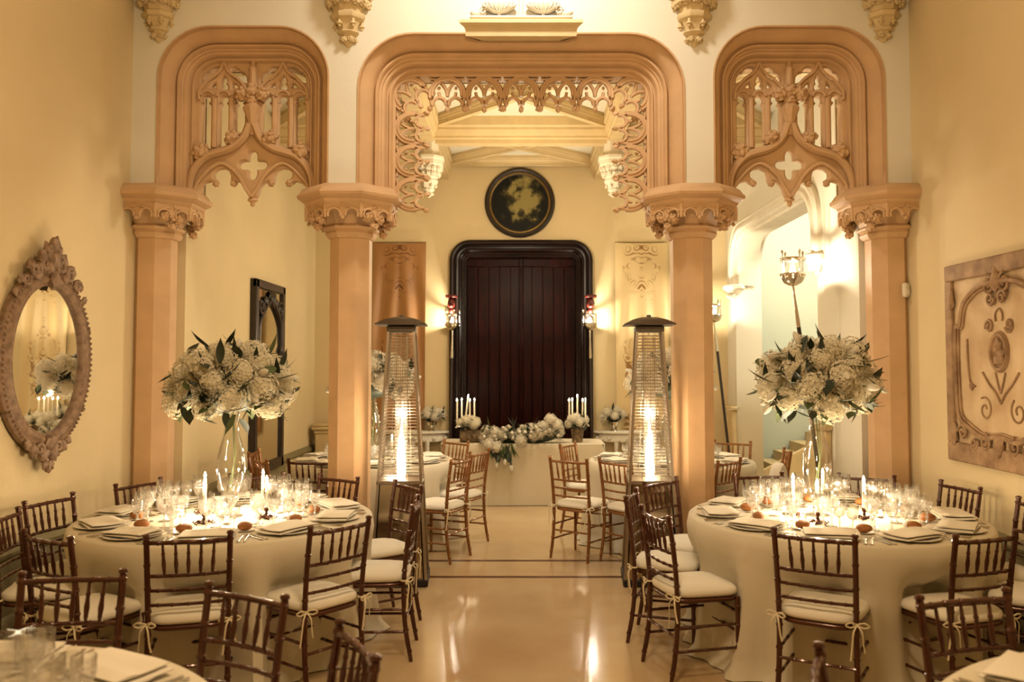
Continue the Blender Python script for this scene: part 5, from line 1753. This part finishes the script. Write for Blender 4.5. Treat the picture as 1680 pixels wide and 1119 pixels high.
leafm.blob((0, -0.06, -b_ + 0.06), 0.055, 2, 0.5, 3, (1, 0.6, 1), 5).blob((0, -0.055, -b_ - 0.10), 0.035, 2, 0.6, 3, (0.8, 0.6, 1.5), 6)
link('leaf_pendant', leafm.mesh('leaf_pendant', True, 60), 'mirror_frame', t)
for i, a in enumerate((20, 62, -35, 160, 118, 215)):
    link('side_leaf', ball_copy(i % 3, 'mirror_frame'), None, t, (a_ * math.cos(R(a)), -0.03, b_ * math.sin(R(a))), (i, 0, R(a)), (0.03, 0.02, 0.035))

# ------------------------------------------------------------------ carved relief panel on the opposite wall
t = thing('relief_panel', 'weathered carved relief panel with oval medallion and scrolled border', 'relief panel', (XW, 5.80, 1.03), R(-90))
# local x along the wall (world -Y), local -y into the room
pw, phh = 0.70, 1.46
link('board', MB().box((0, -0.012, phh / 2), (2 * pw, 0.024, phh)).mesh('board', False), 'relief', t)
br = MB()
for c, s_ in (((-pw + 0.05, -0.035, phh / 2 + 0.01), (0.10, 0.03, phh - 0.26)), ((pw - 0.05, -0.035, phh / 2 + 0.01), (0.10, 0.03, phh - 0.26)), ((0, -0.035, phh - 0.06), (2 * pw, 0.03, 0.12)), ((0, -0.035, 0.07), (2 * pw, 0.03, 0.14))):
    link('border', MB().box(c, s_, ch=0.008).mesh('border'), 'relief_dark', t)
inn = smoothline([(-0.50, -0.04, 0.30), (-0.55, -0.04, 0.42), (-0.56, -0.04, 0.95), (-0.50, -0.04, 1.00), (-0.44, -0.04, 1.16), (-0.25, -0.04, 1.26), (0, -0.04, 1.28), (0.25, -0.04, 1.26), (0.44, -0.04, 1.16), (0.50, -0.04, 1.0),
                  (0.56, -0.04, 0.95), (0.55, -0.04, 0.42), (0.50, -0.04, 0.30), (0.35, -0.04, 0.24), (0.2, -0.04, 0.20), (0, -0.04, 0.22), (-0.2, -0.04, 0.20), (-0.35, -0.04, 0.24)], 5)
link('inner_moulding', MB().tube(inn, 0.018, 7, closed=True).mesh('inner_moulding'), 'relief_dark', t)
link('inner_moulding', MB().tube([(p[0] * 0.955, p[1] + 0.008, 0.74 + (p[2] - 0.74) * 0.955) for p in inn], 0.010, 6, closed=True).mesh('inner_moulding'), 'relief_dark', t)
med = MB().lathe([(0.0, 0.03), (0.095, 0.03), (0.10, 0.045), (0.115, 0.05), (0.125, 0.04), (0.13, 0.02)], 36, Matrix.Translation((0, 0, 0.80)) @ Matrix.Rotation(R(90), 4, 'X'), sx=0.9, sy=1.1)
med.blob((0, -0.035, 0.84), 0.04, 2, 0.5, 3, (1, 0.5, 1.2), 2).blob((0.03, -0.035, 0.79), 0.035, 2, 0.5, 3, (1.3, 0.5, 0.9), 3).box((0, -0.035, 0.745), (0.12, 0.02, 0.06), ch=0.008)
link('medallion', med.mesh('medallion'), 'relief_dark', t)
def rl(mb, nm):
    link(nm, mb.mesh(nm, True, 60), 'relief_dark', t)
for s in (-1, 1):
    for (x, z, r, a0, tr) in ((0.10, 1.27, 0.075, 90, 1.5), (0.07, 1.17, 0.05, 0, 1.4), (0.18, 0.17, 0.065, 90, 1.6), (0.32, 0.15, 0.05, 30, 1.5), (0.48, 0.22, 0.06, 180, 1.5), (0.20, 0.40, 0.09, 120, 1.3), (0.12, 0.98, 0.05, 200, 1.4)):
        rl(MB().tube(spiral(s * x, z, r, r * 0.2, R(a0), s * tr, 24, -0.045 if z > 1.1 or z < 0.3 else -0.028), 0.012 if r < 0.08 else 0.007, 6), 'scroll')
    rl(MB().tube(smoothline([(0, -0.03, 0.45), (s * 0.06, -0.03, 0.52), (s * 0.14, -0.03, 0.58), (s * 0.22, -0.03, 0.66)], 5), 0.008, 6), 'tendril')
    rl(MB().tube(smoothline([(0, -0.03, 0.52), (s * 0.03, -0.03, 0.58), (s * 0.06, -0.03, 0.66)], 5), 0.007, 6), 'tendril')
    rl(MB().tube(smoothline([(s * 0.42, -0.03, 0.9), (s * 0.41, -0.03, 0.7), (s * 0.38, -0.03, 0.58), (s * 0.32, -0.03, 0.56)], 5), 0.008, 6), 'tendril')
    rl(MB().blob((s * 0.37, -0.03, 0.56), 0.03, 1, 0.5, 3, (1, 0.5, 1), 4), 'carved_leaf')
    rl(MB().blob((s * 0.60, -0.05, 0.20), 0.07, 2, 0.5, 3, (0.6, 0.3, 1.3), 5), 'carved_leaf')
    rl(MB().blob((s * 0.60, -0.05, 1.20), 0.06, 2, 0.5, 3, (0.6, 0.3, 1.3), 6), 'carved_leaf')
rl(MB().blob((0, -0.045, 1.30), 0.06, 2, 0.5, 3, (0.8, 0.5, 1.4), 1), 'carved_leaf')
rl(MB().blob((0, -0.045, 0.16), 0.06, 2, 0.5, 3, (0.9, 0.5, 1.3), 3), 'carved_leaf')
rl(MB().tube([(0.045 * math.cos(R(a)), -0.03, 1.04 + 0.055 * math.sin(R(a))) for a in range(-30, 211, 20)], 0.007, 6), 'ribbon_loop')

# ------------------------------------------------------------------ small things
t = thing('wall_sensor', 'small white plastic box on the corner column by the relief panel', 'sensor', (3.235, 7.155, 2.31), R(35))
link('housing', MB().box((0, 0, 0.06), (0.075, 0.04, 0.12), ch=0.012).mesh('housing'), 'switch_plastic', t)
link('lens', MB().box((0, -0.022, 0.045), (0.05, 0.006, 0.05), ch=0.003).mesh('lens'), 'porcelain', t)

t = thing('white_armchair', 'white upholstered chair with rounded back beside the stair opening table', 'chair', (2.32, 7.75, 0), R(60))
bk = MB()
prof = arcpts(0, 0.66, 0.20, 0, 180, 14)
bkl = [(-0.20, 0.40)] + [(-x, z) for x, z in prof] + [(0.20, 0.40)]
me = plate([bkl], 0.09, 0.02, 'backrest')
link('backrest', me, 'cushion', t)
link('seat', MB().box((0, 0.24, 0.40), (0.42, 0.44, 0.12), ch=0.03).mesh('seat'), 'cushion', t)
link('skirt', MB().box((0, 0.22, 0.20), (0.41, 0.42, 0.30), ch=0.02).mesh('skirt'), 'cushion', t)
for sx in (-1, 1):
    for yy in (0.04, 0.42):
        link('leg', MB().tube([(sx * 0.18, yy, 0), (sx * 0.18, yy, 0.08)], 0.018, 8).mesh('leg'), 'chair_wood', t)
